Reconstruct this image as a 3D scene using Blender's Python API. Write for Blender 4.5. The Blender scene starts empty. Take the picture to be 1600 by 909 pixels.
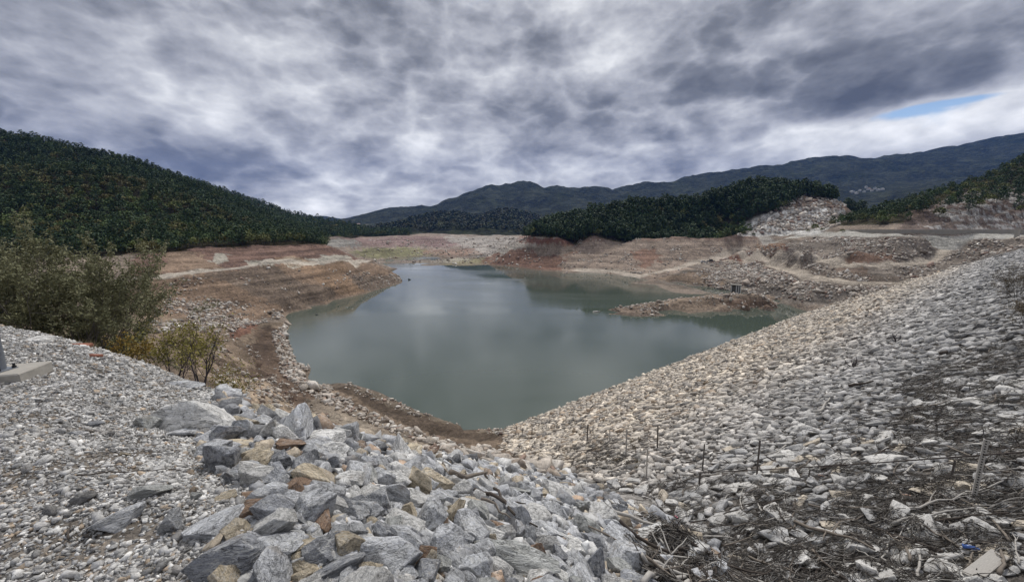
import bpy, bmesh, math, random
import numpy as np
from mathutils import Vector, Matrix
from mathutils.geometry import delaunay_2d_cdt

R = math.radians
rng = np.random.default_rng(7)
random.seed(7)
SC = bpy.context.scene
COL = SC.collection
HAZE_D = 0.00005
EXPO = 1.08
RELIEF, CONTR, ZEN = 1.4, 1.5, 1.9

# ------------------------------------------------------------------ camera maths (f in px of the 1600 wide photo)
F, CX, CY = 600.0, 800.0, 454.5
PITCH = math.atan((CY - 358.0) / F)
CP, SP = math.cos(PITCH), math.sin(PITCH)
EYE = np.array([0.0, 0.0, 28.0])
S = 0.7                                   # metres per survey unit


def ray(px, py):
    x = (px - CX) / F
    v = (CY - py) / F
    return np.array([x, CP + v * SP, -SP + v * CP])


def N(px, py, t):                         # a point t metres in front of the eye
    return EYE + ray(px, py) * t


def D(px, py, t):                         # same in survey units
    return EYE + ray(px, py) * t * S


def W(px, py, z):                         # a point at survey height z
    d = ray(px, py)
    return EYE + d * ((z - 40.0) * S / d[2])


def project(P):
    q = P - EYE
    dep = q[..., 1] * CP - q[..., 2] * SP
    up = q[..., 1] * SP + q[..., 2] * CP
    dd = np.where(dep > 1e-3, dep, 1e-3)
    return CX + F * q[..., 0] / dd, CY - F * up / dd, dep


# ------------------------------------------------------------------ noise
def _h(ix, iy, seed):
    h = (ix.astype(np.int64) * 374761393 + iy.astype(np.int64) * 668265263 + seed * 974634541) & 0xFFFFFFFF
    h = ((h ^ (h >> 13)) * 1274126177) & 0xFFFFFFFF
    h = ((h ^ (h >> 16)) * 2246822519) & 0xFFFFFFFF
    return (h ^ (h >> 15)) & 0xFFFF


def perlin(x, y, seed=0):
    x = np.asarray(x, float); y = np.asarray(y, float)
    ix = np.floor(x); iy = np.floor(y)
    fx = x - ix; fy = y - iy
    u = fx * fx * fx * (fx * (fx * 6 - 15) + 10); v = fy * fy * fy * (fy * (fy * 6 - 15) + 10)

    def g(a, b, dx, dy):
        an = _h(a, b, seed) * (2 * math.pi / 65536.0)
        return np.cos(an) * dx + np.sin(an) * dy
    n00 = g(ix, iy, fx, fy); n10 = g(ix + 1, iy, fx - 1, fy)
    n01 = g(ix, iy + 1, fx, fy - 1); n11 = g(ix + 1, iy + 1, fx - 1, fy - 1)
    return ((n00 * (1 - u) + n10 * u) * (1 - v) + (n01 * (1 - u) + n11 * u) * v) * 1.4


def fbm(x, y, seed=0, oct=4, gain=0.5):
    a, s, f = 1.0, 0.0, 1.0
    for k in range(oct):
        s = s + a * perlin(x * f, y * f, seed + k * 17)
        a *= gain; f *= 2.03
    return s


def smooth(a, b, x):
    t = np.clip((x - a) / (b - a), 0, 1)
    return t * t * (3 - 2 * t)


def inpoly(px, py, poly):
    px = np.asarray(px, float); py = np.asarray(py, float)
    ins = np.zeros(px.shape, bool)
    n = len(poly); j = n - 1
    for i in range(n):
        xi, yi = poly[i][0], poly[i][1]; xj, yj = poly[j][0], poly[j][1]
        if yi != yj:
            c = ((yi > py) != (yj > py)) & (px < (xj - xi) * (py - yi) / (yj - yi) + xi)
            ins ^= c
        j = i
    return ins


# ------------------------------------------------------------------ the survey: break lines of the valley
# dam face: a plane rising 0.513 per metre
DN = np.array([0.605, -0.796]); DU = np.array([0.796, 0.605])


def dam_z(x, y):
    return np.minimum(21 + 0.3105 * x - 0.4084 * y, 25.5)


def dam_hit(px, py):
    d = ray(px, py)
    return EYE + d * (7.0 / (0.3105 * d[0] - 0.4084 * d[1] - d[2]))


pts = []


def line(L, closed=False):
    L = [np.asarray(p, float) for p in L]
    if closed:
        L = L + [L[0]]
    for a, b in zip(L[:-1], L[1:]):
        r = 0.5 * (np.hypot(a[0], a[1]) + np.hypot(b[0], b[1]))
        n = max(1, int(np.linalg.norm((b - a)[:2]) / (0.06 * r + 0.3)))
        for k in range(n):
            pts.append(a + (b - a) * k / n)
    pts.append(L[-1])


# near pad and rock heap ---------------------------------------------------------
PADZ = 26.2


def padpt(px, py):
    d = ray(px, py)
    return EYE + d * ((PADZ - 28.0) / d[2])


pad_edge = [np.array([-70, 30, 26.0]), np.array([-36, 16, 25.9]), np.array([-20, 10.5, 25.8])] + \
           [N(*p) for p in ((0, 506, 9.0), (100, 528, 9.0), (180, 560, 8.5), (260, 592, 8.0), (330, 622, 7.2), (385, 645, 6.3), (420, 664, 5.6))]
heap_edge = [N(480, 668, 5.3), N(545, 684, 6.0), N(640, 705, 8.6), N(740, 722, 15.5), dam_hit(860, 738)]
line(pad_edge); line(heap_edge)
for p in ((0, 700), (0, 909), (200, 909), (300, 909), (150, 760), (330, 800), (-400, 909)):
    pts.append(padpt(*p))
for p in ((0, 570, 7.0), (120, 590, 6.6), (220, 640, 5.6), (320, 690, 4.7), (400, 720, 4.0)):
    pts.append(N(*p))
for x, y in ((-30, -30), (-12, -12), (0, -5), (-3, -2), (-40, 0), (-25, 5), (-60, -60), (-80, 10), (-14, -4), (-8, -4), (0, -30), (-2, -0.6), (0.4, -0.6), (0, 0.6)):
    pts.append(np.array([x, y, PADZ]))
for p in ((600, 909, 2.25), (700, 909, 2.6), (800, 909, 3.1), (900, 909, 3.9), (1000, 909, 5.0), (1130, 909, 6.6),
          (450, 800, 2.5), (600, 800, 3.3), (700, 800, 4.3), (800, 800, 5.8), (900, 800, 8.0), (1000, 800, 11.0),
          (500, 720, 4.0), (600, 740, 5.0), (700, 750, 7.3), (800, 760, 11.5), (900, 770, 15.5), (430, 760, 3.1)):
    pts.append(N(*p))
# ground falling away behind that edge
def drop(L, off, dz):
    out = []
    for i, p in enumerate(L):
        a = L[max(0, i - 1)]; b = L[min(len(L) - 1, i + 1)]
        t = (b - a)[:2]; t /= np.linalg.norm(t)
        nrm = np.array([-t[1], t[0]])
        out.append(np.array([p[0] + nrm[0] * off, p[1] + nrm[1] * off, p[2] + dz]))
    return out


line(drop(pad_edge, 1.0, -0.75)); line(drop(pad_edge, 3.6, -3.0)[:9])
line(drop(heap_edge, 1.2, -1.0)[1:4]); line(drop(heap_edge, 3.2, -2.9)[2:4])

# dam face ---------------------------------------------------------------------
def DK(k, s, z=None):
    x, y = k * DU + s * DN
    return np.array([x, y, dam_z(x, y) if z is None else z])


svals = [-41, -37, -33, -28.6, -23, -16.5, -12, -8.3, -5, -2.8, 2, 5, 8.8]
kl = np.interp(svals, [-41, -28.6, -16.5, -8.3, -2.8, 2, 8.8], [30, 20.5, 16, 13.5, 9.5, 7.5, 6])
kr = np.interp(svals, [-41, -30, -19, -13, 0, 8.8], [156, 167, 188, 212, 228, 234])
for s, a, b in zip(svals, kl, kr):
    f = np.linspace(0, 1, 26) ** 1.6
    for k in a + (b - a) * f:
        pts.append(DK(k, s))
for k in np.linspace(4, 240, 24):
    pts.append(DK(k, 9.3, 25.52)); pts.append(DK(k, 18, 25.5)); pts.append(DK(k, 60, 4.0))
for k in (-20, -60, -120):
    pts.append(DK(k, 60, 14.0))
for k in np.linspace(28, 156, 20):                                      # the face goes on below the water
    pts.append(DK(k - 1, -46, -2.6)); pts.append(DK(k - 2, -52, -5.5))

# water edge (height 0) -----------------------------------------------------------
left_shore = [W(*p, 0) for p in ((790, 670), (720, 664), (640, 636), (590, 612), (548, 599), (528, 598), (512, 603), (503, 607), (480, 592), (464, 568), (453, 540),
                                 (448, 518), (450, 505), (446, 495), (452, 488), (480, 479), (520, 469), (565, 460), (610, 447), (629, 438), (622, 430), (606, 424), (598, 415), (582, 407))]
line(left_shore)
far_shore = [W(*p, 0) for p in ((582, 407), (600, 405.5), (617, 405.5), (616, 409), (632, 411), (655, 409.5), (658, 406), (648, 402.5), (660, 401), (684, 404), (668, 409), (653, 412), (662, 415), (690, 416.5),
                                (730, 415.5), (762, 413.5), (790, 415.5), (830, 421), (870, 428), (885, 424.5), (940, 427), (985, 432), (1010, 437), (1030, 441), (1060, 445), (1100, 447), (1140, 454), (1180, 460), (1215, 468), (1245, 480), (1265, 487))]
line(far_shore)
# lake bed
for p in ((790, 640, -4), (700, 630, -4), (600, 590, -4), (540, 585, -4), (470, 545, -3), (475, 515, -3), (520, 490, -4), (600, 465, -4), (650, 450, -4), (660, 437, -4), (640, 424, -4), (620, 416, -2), (595, 409, -1),
          (690, 422, -3), (750, 420, -3), (820, 428, -4), (870, 436, -4), (930, 437, -4), (1000, 446, -4), (1060, 452, -4), (1130, 461, -3), (1180, 468, -3), (1215, 476, -2.5), (1235, 487, -2.5),
          (900, 480, -5), (800, 480, -6), (700, 500, -6), (700, 560, -6), (850, 560, -6), (950, 540, -6), (800, 620, -6), (1000, 520, -6), (1100, 510, -5), (1180, 500, -4), (1100, 530, -4), (920, 455, -5), (900, 500, -6),
          (920, 480, -4), (935, 490, -3), (960, 500, -4), (1050, 500, -4), (1130, 490, -4), (668, 404, -0.8), (625, 408, 0.5), (676, 406.5, -0.6)):
    pts.append(W(*p))
# the low spit in the water
line([W(*p, 0) for p in ((940, 488), (955, 491), (1000, 495), (1045, 494), (1080, 490), (1105, 487), (1125, 483), (1145, 482), (1170, 480.5), (1195, 480), (1212, 478), (1220, 473))])
line([W(955, 486.5, 1.3), W(975, 482, 2.0), W(1000, 478, 2.6), W(1030, 473, 3.4), W(1060, 471, 3.6), W(1090, 465.5, 5.2), (W(1120, 463, 5.6)), W(1150, 460, 6.0), W(1190, 459.5, 6.2), W(1205, 463, 5.2)])
line([W(1130, 470, 4.6), W(1165, 466, 5.8), W(1195, 466, 5.6)])
line([W(945, 484, 0), W(1000, 474.5, -0.3), W(1060, 466, -0.5), W(1120, 459.5, 0), W(1190, 457, 1.5), W(1218, 466, 0.2)])

# left bank below the pad ---------------------------------------------------------
line([W(548, 602, 1.6), W(590, 616, 1.7), W(640, 641, 1.9), W(720, 670, 2.2), W(775, 678, 2.2)])           # crest of the low dark bar
line([W(530, 606, 0.7), W(585, 630, 1.2), W(640, 655, 1.8), W(700, 679, 2.6), W(760, 688, 3.4)])
line([W(447, 507, 0.6), W(432, 522, 2.6), W(437, 555, 3.0), W(452, 580, 3.0), W(500, 612, 3.0), W(560, 640, 3.2), W(620, 667, 3.8), W(700, 694, 5.4), W(770, 706, 9.0)])   # crest of the stony kerb
line([W(425, 522, 3.0), W(428, 555, 3.4), W(445, 585, 3.4), W(490, 618, 3.5), W(560, 652, 4.0), W(620, 678, 5.0), W(690, 702, 7.0), W(760, 714, 11.0)])
line([W(440, 497, 1.6), W(415, 507, 2.8), W(395, 535, 4.2), W(398, 570, 4.8), W(430, 607, 5.2), W(480, 645, 6.0), W(540, 676, 7.5), W(610, 700, 10.0), (W(690, 714, 14.0))])
line([W(300, 510, 10), W(320, 540, 11), W(350, 580, 12), W(380, 610, 12.5), W(420, 642, 13.0), W(480, 662, 14.0), W(540, 688, 15.0), W(620, 708, 17.0)])
line([W(250, 530, 17), W(290, 575, 18), W(340, 604, 18.5), W(400, 640, 19)])
line([D(-200, 540, 45), D(0, 545, 45), D(150, 560, 48), D(230, 572, 50)])
line([W(280, 505, 7), W(330, 497, 5), W(375, 505, 3.6), W(405, 498, 2.2), W(438, 492, 0.9)])           # gully
line([W(248, 468, 12), W(300, 472, 9), W(350, 474, 7), W(395, 484, 4.0), W(425, 486, 2.0)])
line([W(-200, 470, 14), W(0, 470, 14), W(120, 470, 14), W(248, 468, 12)])
# road cut into the left bank
road_l_out = [D(-250, 455, 140), D(-50, 447, 150), W(120, 440, 18.5), W(245, 433, 19.3), W(320, 425, 19.5), (W(400, 417.5, 19.5)), W(480, 411.5, 19.2), W(545, 409, 18.0), W(580, 409.5, 13.0), W(597, 411.5, 7.0)]
line(road_l_out)
line([W(452, 470, 5), W(500, 455, 6), W(560, 438, 7), W(600, 432, 5), W(615, 434, 2.2)])
line([W(260, 450, 15), W(330, 447, 14), W(400, 445, 12.4), W(440, 455, 9.0)])
road_l_in = [D(-250, 450, 147), D(-50, 442, 158), W(120, 435.5, 18.6), W(245, 428.5, 19.4), W(320, 421, 19.6), W(400, 414, 19.6), W(480, 408.5, 19.3), W(540, 406.5, 18.2), W(565, 405.5, 14)]
line(road_l_in)
line([D(-300, 420, 195), D(-50, 412, 205), D(120, 402, 215), D(230, 394, 208), D(300, 390, 230), D(400, 386, 258), D(470, 383, 288), D(505, 381, 312)])   # upper edge = tree line
line([W(420, 404, 23.2), W(480, 398, 22.6), W(520, 398, 19.8), W(548, 402, 17)])
line([D(505, 384, 372), D(530, 390, 400), D(560, 397, 430), D(580, 402, 470)])
# far mud flats
line([D(512, 376, 470), D(560, 375, 560), D(640, 372.5, 720), D(700, 370, 850), D(760, 370, 880), D(790, 370.5, 760), D(815, 371, 600)])
line([W(560, 392, 4.5), W(600, 391, 3.5), W(650, 389, 3.2), W(700, 390, 3), W(740, 388, 4.5), W(770, 392, 4.5)])
line([W(540, 384, 11), W(600, 383, 9), W(680, 382, 8), W(730, 379, 12), (W(775, 382, 11))])
line([W(600, 402, 0.7), W(630, 399, 1.2), W(660, 398, 1.0), W(690, 399, 1.2), W(720, 398, 2.5), W(750, 399, 3.2)])
line([W(680, 411, 0.7), W(720, 408, 1.3), W(755, 407, 1.8)])
# right bank
line([D(815, 371, 600), D(830, 371, 455), D(870, 370, 432), D(930, 369.5, 428), D(1000, 369, 420), D(1070, 368.5, 408), D(1120, 367.5, 400), D(1165, 367, 392), D(1190, 370, 385)])
line([W(800, 400, 7), W(840, 398, 11), W(880, 396, 14), W(940, 395, 15), W(1000, 396, 13.5), W(1060, 398, 12), W(1110, 399, 12), W(1150, 391, 16)])
line([W(905, 388, 19), W(960, 384, 22), W(1060, 383, 22), W(1130, 382, 22)])
line([W(905, 422.5, 1.2), W(960, 424, 1.5), W(1005, 430, 2.0), W(1040, 423, 4.5), W(1080, 413, 8.0), W(1110, 408.5, 9.5), W(1150, 402, 12), W(1165, 397, 16), W(1182, 392, 20)])     # track to the water
line([W(1030, 433, 4), W(1065, 424, 7.2), W(1100, 420, 9.2), W(1130, 420, 9.2)])
line([W(1050, 441, 1.6), W(1090, 439, 3), W(1130, 445, 3)])
track_low = [W(1130, 407.5, 11), W(1160, 410.5, 11.2), W(1200, 416, 12.4), W(1250, 426, 14), W(1300, 437, 14), W(1335, 442, 14), W(1380, 442.5, 14.2), W(1420, 441.5, 14.8)]
line(track_low)
line([W(1160, 409, 11.4), W(1200, 414, 12.6), W(1250, 423.5, 14.2), W(1300, 434, 14.2), W(1340, 439, 14.3), W(1400, 439, 14.8), W(1445, 435, 16)])
line([W(1190, 463, 1.8), W(1240, 471, 3), W(1290, 474, 4.2), W(1320, 471.5, 6.2)])
line([W(1200, 459.5, 3.0), W(1250, 468.5, 4.0), W(1300, 471.5, 4.6), W(1325, 468, 7.0)])
line([W(1130, 430, 6.5), W(1180, 435, 7.5), W(1240, 447, 8.5), W(1310, 458, 9)])
track_up = [W(1158, 391, 21), W(1180, 393, 21.5), W(1210, 396.5, 22), W(1260, 402, 22), W(1340, 412, 22), W(1400, 412, 22), W(1450, 409.5, 22.3), W(1500, 405.5, 22.6)]
line(track_up)
line([W(1185, 391, 21.7), W(1215, 394, 22.2), W(1260, 399.5, 22.2), W(1340, 409, 22.2), W(1400, 409.5, 22.2), W(1450, 407, 22.6), W(1500, 403, 23.2), W(1545, 398, 25)])
line([W(1140, 400, 14), W(1200, 405, 17.5), W(1260, 414, 18), W(1330, 424, 18), W(1400, 425, 18)])
road_r = [D(1230, 372, 345), D(1285, 367.5, 306), D(1310, 369.5, 285), D(1350, 370, 252), D(1400, 370, 224), D(1450, 370, 222), D(1520, 370, 226), D(1580, 370, 232), D(1700, 372, 240)]
line(road_r)
road_r_in = [D(1240, 369, 362), D(1285, 365, 320), D(1310, 365.5, 306), D(1350, 365.5, 275), D(1400, 365.5, 246), D(1450, 365.5, 243), D(1520, 365.5, 246), D(1580, 366, 252), D(1700, 367, 262)]
line(road_r_in)
line([W(1200, 381, 28), W(1260, 386, 29), W(1340, 389, 29), W(1420, 389, 29), W(1500, 386, 29.5)])
# behind the wall: right hillside
line([D(1290, 356, 330), D(1330, 355, 300), D(1400, 353, 262), D(1480, 350, 258), D(1560, 348, 262), D(1700, 345, 275)])
line([D(1400, 336, 285), D(1480, 324, 278), D(1540, 318, 280), D(1600, 312, 284), D(1720, 300, 300)])
line([D(1480, 318, 296), D(1600, 306, 300), D(1720, 292, 315)])
line([D(1312, 352, 350), D(1350, 343, 352), D(1400, 330, 355), D(1450, 312, 365), D(1500, 294, 375), D(1550, 274, 385), D(1600, 252, 395), D(1720, 195, 420), D(1900, 120, 440)])
line([D(1312, 360, 430), D(1450, 340, 460), D(1600, 300, 500), D(1900, 220, 560)])
# knoll and quarry scar
line([D(815, 371, 620), D(845, 368, 500), D(875, 357, 490), D(940, 338, 490), D(1000, 328, 492), D(1080, 324, 492), D(1130, 307, 495), D(1180, 297, 500), D(1250, 300, 495), D(1300, 314, 490), D(1330, 332, 480), D(1345, 350, 470)])
line([D(830, 369, 640), D(1000, 350, 600), D(1180, 325, 610), D(1330, 352, 600)])
line([D(1165, 362, 400), D(1200, 350, 412), D(1240, 330, 430), (D(1290, 316, 445)), D(1322, 322, 440)])
line([D(1190, 366, 396), D(1230, 362, 396), D(1270, 360, 398), D(1300, 356, 404)])
line([D(1210, 340, 425), D(1260, 330, 428), D(1310, 336, 426)])
# left forest hill
line([D(-500, 150, 420), D(-300, 165, 450), D(0, 212, 455), D(100, 228, 460), D(200, 252, 470), D(300, 287, 485), D(400, 331, 505), D(460, 356, 520), D(500, 370, 530)])
line([D(-500, 240, 320), D(-200, 262, 325), D(0, 266, 330), D(100, 268, 330), D(180, 277, 332), D(260, 302, 338), D(330, 328, 342), D(400, 360, 350), D(425, 372, 355)])
line([D(-500, 245, 372), D(0, 276, 376), D(180, 287, 378), D(330, 336, 388), D(420, 374, 392)])
line([D(-300, 220, 520), D(0, 270, 540), D(200, 300, 560), D(400, 350, 600), D(500, 374, 600)])
line([D(-600, 330, 240), D(-300, 360, 250), D(0, 345, 262), D(180, 350, 278)])
# second left spur
line([D(300, 290, 900), D(380, 312, 900), D(420, 326, 905), D(470, 343, 920), D(520, 356, 940), D(570, 364.5, 960), D(640, 368.5, 980)])
line([D(300, 330, 1050), D(520, 366, 1050), D(640, 369.5, 1100)])
line([D(500, 371, 700), D(570, 371, 760), D(640, 370.5, 860)])
# middle hills
mid = [D(560, 367, 1650), D(600, 357, 1650), D(650, 342, 1680), D(690, 333, 1700), D(715, 332, 1700), D(750, 338, 1720), D(775, 331, 1740), D(800, 329, 1750), D(830, 337, 1760), D(860, 352, 1760), D(890, 362, 1760)]
line(mid); line([p * np.array([1.13, 1.13, 0]) + np.array([0, 0, p[2] * 0.8]) for p in mid])
line([D(560, 369.5, 1200), D(700, 368.5, 1150), D(800, 369, 1100), D(900, 369, 1000)])
# far range
far = [D(300, 350, 3000), D(440, 356, 3050), D(500, 349, 3050), D(540, 341, 3080), D(600, 326, 3100), D(650, 319, 3120), D(700, 308, 3150), D(750, 293, 3180), D(790, 285, 3200), D(815, 282, 3200), D(850, 288, 3200), D(890, 294, 3220),
       D(930, 292, 3250), D(960, 296, 3260), D(1000, 290, 3260), D(1050, 283, 3270), D(1100, 273, 3280), D(1150, 265, 3290), D(1200, 258, 3300), D(1250, 249, 3300), D(1290, 239, 3300), D(1315, 237, 3300),
       D(1350, 243, 3300), D(1400, 241, 3320), D(1450, 231, 3330), D(1500, 226, 3340), D(1560, 216, 3350), D(1600, 204, 3350), D(1750, 170, 3400), D(1950, 130, 3450)]
line(far)
line([p * np.array([1.25, 1.25, 0]) + np.array([0, 0, p[2] * 0.55]) for p in far])
for px, py, t in ((520, 358, 2500), (700, 338, 2550), (880, 330, 2500), (1000, 320, 2550), (1100, 310, 2550), (1200, 303, 2500), (1300, 292, 2450), (1360, 299, 2250), (1420, 290, 2400), (1500, 275, 2450), (1600, 255, 2500), (1750, 225, 2600),
                  (900, 345, 2000), (1050, 335, 2000), (1200, 335, 1900), (1340, 318, 1850), (1400, 330, 1500), (1330, 350, 1100), (1200, 360, 1000), (1500, 330, 1200), (1700, 300, 1200), (1900, 250, 1500), (1040, 352, 1300)):
    pts.append(D(px, py, t))
line([D(300, 345, 4600), D(430, 347, 4600), D(490, 338.5, 4600), D(530, 343, 4600), D(600, 352, 4600)])
# ring that closes the sheet
for a in np.linspace(0, 2 * math.pi, 25)[:-1]:
    pts.append(np.array([5300 * math.sin(a), 5300 * math.cos(a), 60.0 if math.cos(a) > 0.3 else 20.0]))
for a in np.linspace(R(80), R(280), 12):
    for r_, z_ in ((120, 24), (400, 30), (1500, 60)):
        if not (r_ == 120 and a < R(140)):
            pts.append(np.array([r_ * math.sin(a), r_ * math.cos(a), z_]))

PTS = np.array(pts)
key = np.round(PTS[:, :2], 2)
_, ui = np.unique(key, axis=0, return_index=True)
PTS = PTS[np.sort(ui)]
vo, eo, fo, ov, oe, of = delaunay_2d_cdt([Vector((p[0], p[1])) for p in PTS], [], [], 0, 1e-4)
TZ = np.array([PTS[o[0], 2] if o else 0.0 for o in ov])
TV = np.array([(v.x, v.y) for v in vo])
TRI = np.array([f for f in fo if len(f) == 3])

# ------------------------------------------------------------------ polar survey grid, finer near the eye
AZ = np.concatenate([np.linspace(-180, -64, 50)[:-1], np.linspace(-64, 64, 1001), np.linspace(64, 180, 50)[1:]])
RAD = np.concatenate([np.geomspace(a, b, n + 1)[:-1] for a, b, n in ((0.5, 20, 190), (20, 60, 90), (60, 330, 320), (330, 1000, 120), (1000, 5200, 120))] + [[5200.0]])
NR = len(RAD)
LR = np.log(RAD)
azr = np.radians(AZ)
GX = np.sin(azr)[None, :] * RAD[:, None]; GY = np.cos(azr)[None, :] * RAD[:, None]
GZ = np.full(GX.shape, np.nan)
for a, b, c in TRI:
    A, B, C_ = TV[a], TV[b], TV[c]
    det = (B[0] - A[0]) * (C_[1] - A[1]) - (C_[0] - A[0]) * (B[1] - A[1])
    if abs(det) < 1e-9:
        continue
    T = np.array([A, B, C_])
    rr = np.hypot(T[:, 0], T[:, 1]); aa = np.degrees(np.arctan2(T[:, 0], T[:, 1]))
    # nearest distance from origin to the triangle (edges)
    rmin = 1e9
    for p, q in ((A, B), (B, C_), (C_, A)):
        e = q - p; L2 = e @ e
        u = min(1, max(0, -(p @ e) / L2)) if L2 > 0 else 0
        rmin = min(rmin, np.linalg.norm(p + u * e))
    i0 = max(0, np.searchsorted(RAD, rmin * 0.999) - 1); i1 = min(NR, np.searchsorted(RAD, rr.max() * 1.001) + 1)
    span = aa.max() - aa.min()
    if span > 170:
        j0, j1 = 0, len(AZ); i0 = 0 if span > 170 and rmin < 3 else i0
    else:
        j0 = max(0, np.searchsorted(AZ, aa.min() - 1e-6) - 1); j1 = min(len(AZ), np.searchsorted(AZ, aa.max() + 1e-6) + 1)
    if i1 <= i0 or j1 <= j0:
        continue
    X = GX[i0:i1, j0:j1] - A[0]; Y = GY[i0:i1, j0:j1] - A[1]
    l1 = (X * (C_[1] - A[1]) - Y * (C_[0] - A[0])) / det
    l2 = (Y * (B[0] - A[0]) - X * (B[1] - A[1])) / det
    m = (l1 >= -1e-6) & (l2 >= -1e-6) & (l1 + l2 <= 1 + 1e-6)
    z = TZ[a] + l1 * (TZ[b] - TZ[a]) + l2 * (TZ[c] - TZ[a])
    sub = GZ[i0:i1, j0:j1]
    sub[m] = z[m]
bad = np.isnan(GZ)
print('unfilled', bad.sum())
GZ[bad] = PADZ
GR = np.broadcast_to(RAD[:, None], GX.shape)
# round the survey a little
def blur(Z):
    Z = Z.copy()
    Z[1:-1] = 0.25 * Z[:-2] + 0.5 * Z[1:-1] + 0.25 * Z[2:]
    Z[:, 1:-1] = 0.25 * Z[:, :-2] + 0.5 * Z[:, 1:-1] + 0.25 * Z[:, 2:]
    return Z
for _ in range(3):
    GZ = blur(GZ)
BASE = GZ.copy()

# masks -------------------------------------------------------------------------
KK = GX * DU[0] + GY * DU[1]; SS = GX * DN[0] + GY * DN[1]
kl_g = np.interp(SS, [-53, -41, -28.6, -16.5, -8.3, -2.8, 2, 8.8, 20], [26, 30, 20.5, 16, 13.5, 9.5, 7.5, 6, 6])
kr_g = np.interp(SS, [-41, -30, -19, -13, 0, 8.8], [158, 169, 190, 214, 230, 236])
PLANE = 21 + 0.3105 * GX - 0.4084 * GY
M_DAM = (KK > kl_g) & (KK < kr_g) & (SS > -52) & (SS < 9.5) & (np.abs(BASE - np.minimum(PLANE, 25.5)) < 0.9)
M_CREST = (KK > 2) & (KK < 245) & (SS >= 9.0) & (SS < 18)
M_NEAR = (GR < 26) & ~M_DAM
GPX, GPY, GDEP = project(np.stack([GX, GY, GZ], -1))


def plan(L):
    return [(p[0], p[1]) for p in L]


P_LEFT = plan([D(-500, 430, 190), D(-300, 420, 197), D(-50, 412, 207), D(120, 402, 214), D(230, 394, 210), D(300, 390, 232), D(400, 386, 260), D(470, 383, 290), D(505, 381, 314), D(512, 374, 530), D(460, 355, 545), D(300, 287, 520), D(100, 226, 490), D(-300, 165, 480), D(-500, 150, 450)])
P_SPUR = plan([D(500, 371, 640), D(570, 371, 790), D(640, 370.5, 900), D(640, 368, 1010), D(520, 356, 960), D(420, 326, 930), D(300, 290, 925), D(380, 330, 700)])
P_KNOLL = plan([D(818, 371, 600), D(832, 370, 458), D(870, 370, 436), D(930, 369.5, 432), D(1000, 369, 424), D(1070, 368.5, 412), D(1120, 367, 404), D(1160, 365, 398), D(1185, 352, 414), D(1215, 332, 432), D(1250, 317, 446), D(1290, 306, 458), D(1330, 325, 468), D(1350, 345, 480), D(1330, 335, 520), D(1180, 297, 530), D(1080, 320, 525), D(875, 357, 530)])
P_RIGHT = plan([D(1295, 356, 333), D(1330, 355, 304), D(1400, 353, 268), D(1480, 350, 264), D(1560, 348, 268), D(1720, 345, 280), D(1950, 340, 320), D(1900, 120, 465), D(1720, 195, 445), D(1600, 252, 420), D(1450, 312, 390), D(1312, 352, 372)])
F_LEFT = inpoly(GX, GY, P_LEFT); F_SPUR = inpoly(GX, GY, P_SPUR); F_KNOLL = inpoly(GX, GY, P_KNOLL); F_RIGHT = inpoly(GX, GY, P_RIGHT)
FAR = smooth(700, 1000, GR)

bank = (~M_DAM) & (GR > 26) & (GR < 420) & (BASE > 0.4) & ~(F_LEFT | F_KNOLL | F_RIGHT)
# relief ------------------------------------------------------------------------
amp = np.where(M_DAM | M_CREST, 0.25, np.where(M_NEAR, 0.55, np.where(bank & (GX > 40), 0.7, np.where(bank, 1.3, 1.0))))
wet = smooth(0.0, 2.5, BASE) * 0.75 + 0.25
dz = np.zeros_like(GZ)
for k, lam in enumerate((0.35, 0.8, 1.7, 3.5, 7, 15, 31, 64, 130, 260, 520)):
    w = smooth(lam * 2.5, lam * 6, GR) * (1 - smooth(lam * 90, lam * 180, GR))
    if w.max() > 0:
        c = 0.045 if lam > 20 else 0.05
        if lam >= 3.5:
            w = w * np.where(GR < 320, smooth(lam * 4, lam * 16, GR), 1)
        dz += c * lam * w * perlin(GX / lam + 13.7 * k, GY / lam - 7.1 * k, 40 + k)
# gullies on far hills
rid = 1 - np.abs(fbm(GX / 260, GY / 260, 91, 3))
dz += FAR * (rid - 0.7) * 38 * smooth(60, 200, BASE)
# rills on the mud banks
rill = 1 - np.abs(perlin(GX / 5.0, GY / 5.0, 5) + 0.5 * perlin(GX / 2.3, GY / 2.3, 6))
dz -= np.where(bank, 0.35 * np.clip(rill - 0.75, 0, 1) * 2, 0)
quarry = inpoly(GPX, GPY, [(1150, 368), (1165, 350), (1215, 331), (1258, 306), (1322, 324), (1310, 352), (1270, 368)]) & (GR > 240) & (GR < 470)
cliff = inpoly(GPX, GPY, [(1400, 362), (1420, 335), (1480, 312), (1520, 300), (1700, 280), (1750, 362)]) & (GR > 180) & (GR < 480)
rocky = quarry | cliff
step = fbm(GX / 14, BASE / 3.0 + GY / 20, 77, 4)
dz += np.where(rocky, 1.7 * np.round(step * 2.5) / 2.5 + 1.0 * fbm(GX / 4, GY / 4, 78, 4), 0)
dz *= wet
GZ = BASE + dz * amp
# strand lines left by the falling water
tier = 0.9
fr = (GZ / tier) % 1.0
GZ = np.where(bank, GZ - tier * 0.7 * (fr - smooth(0.25, 0.75, fr)), GZ)
GP = np.stack([GX, GY, GZ], -1)


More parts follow.
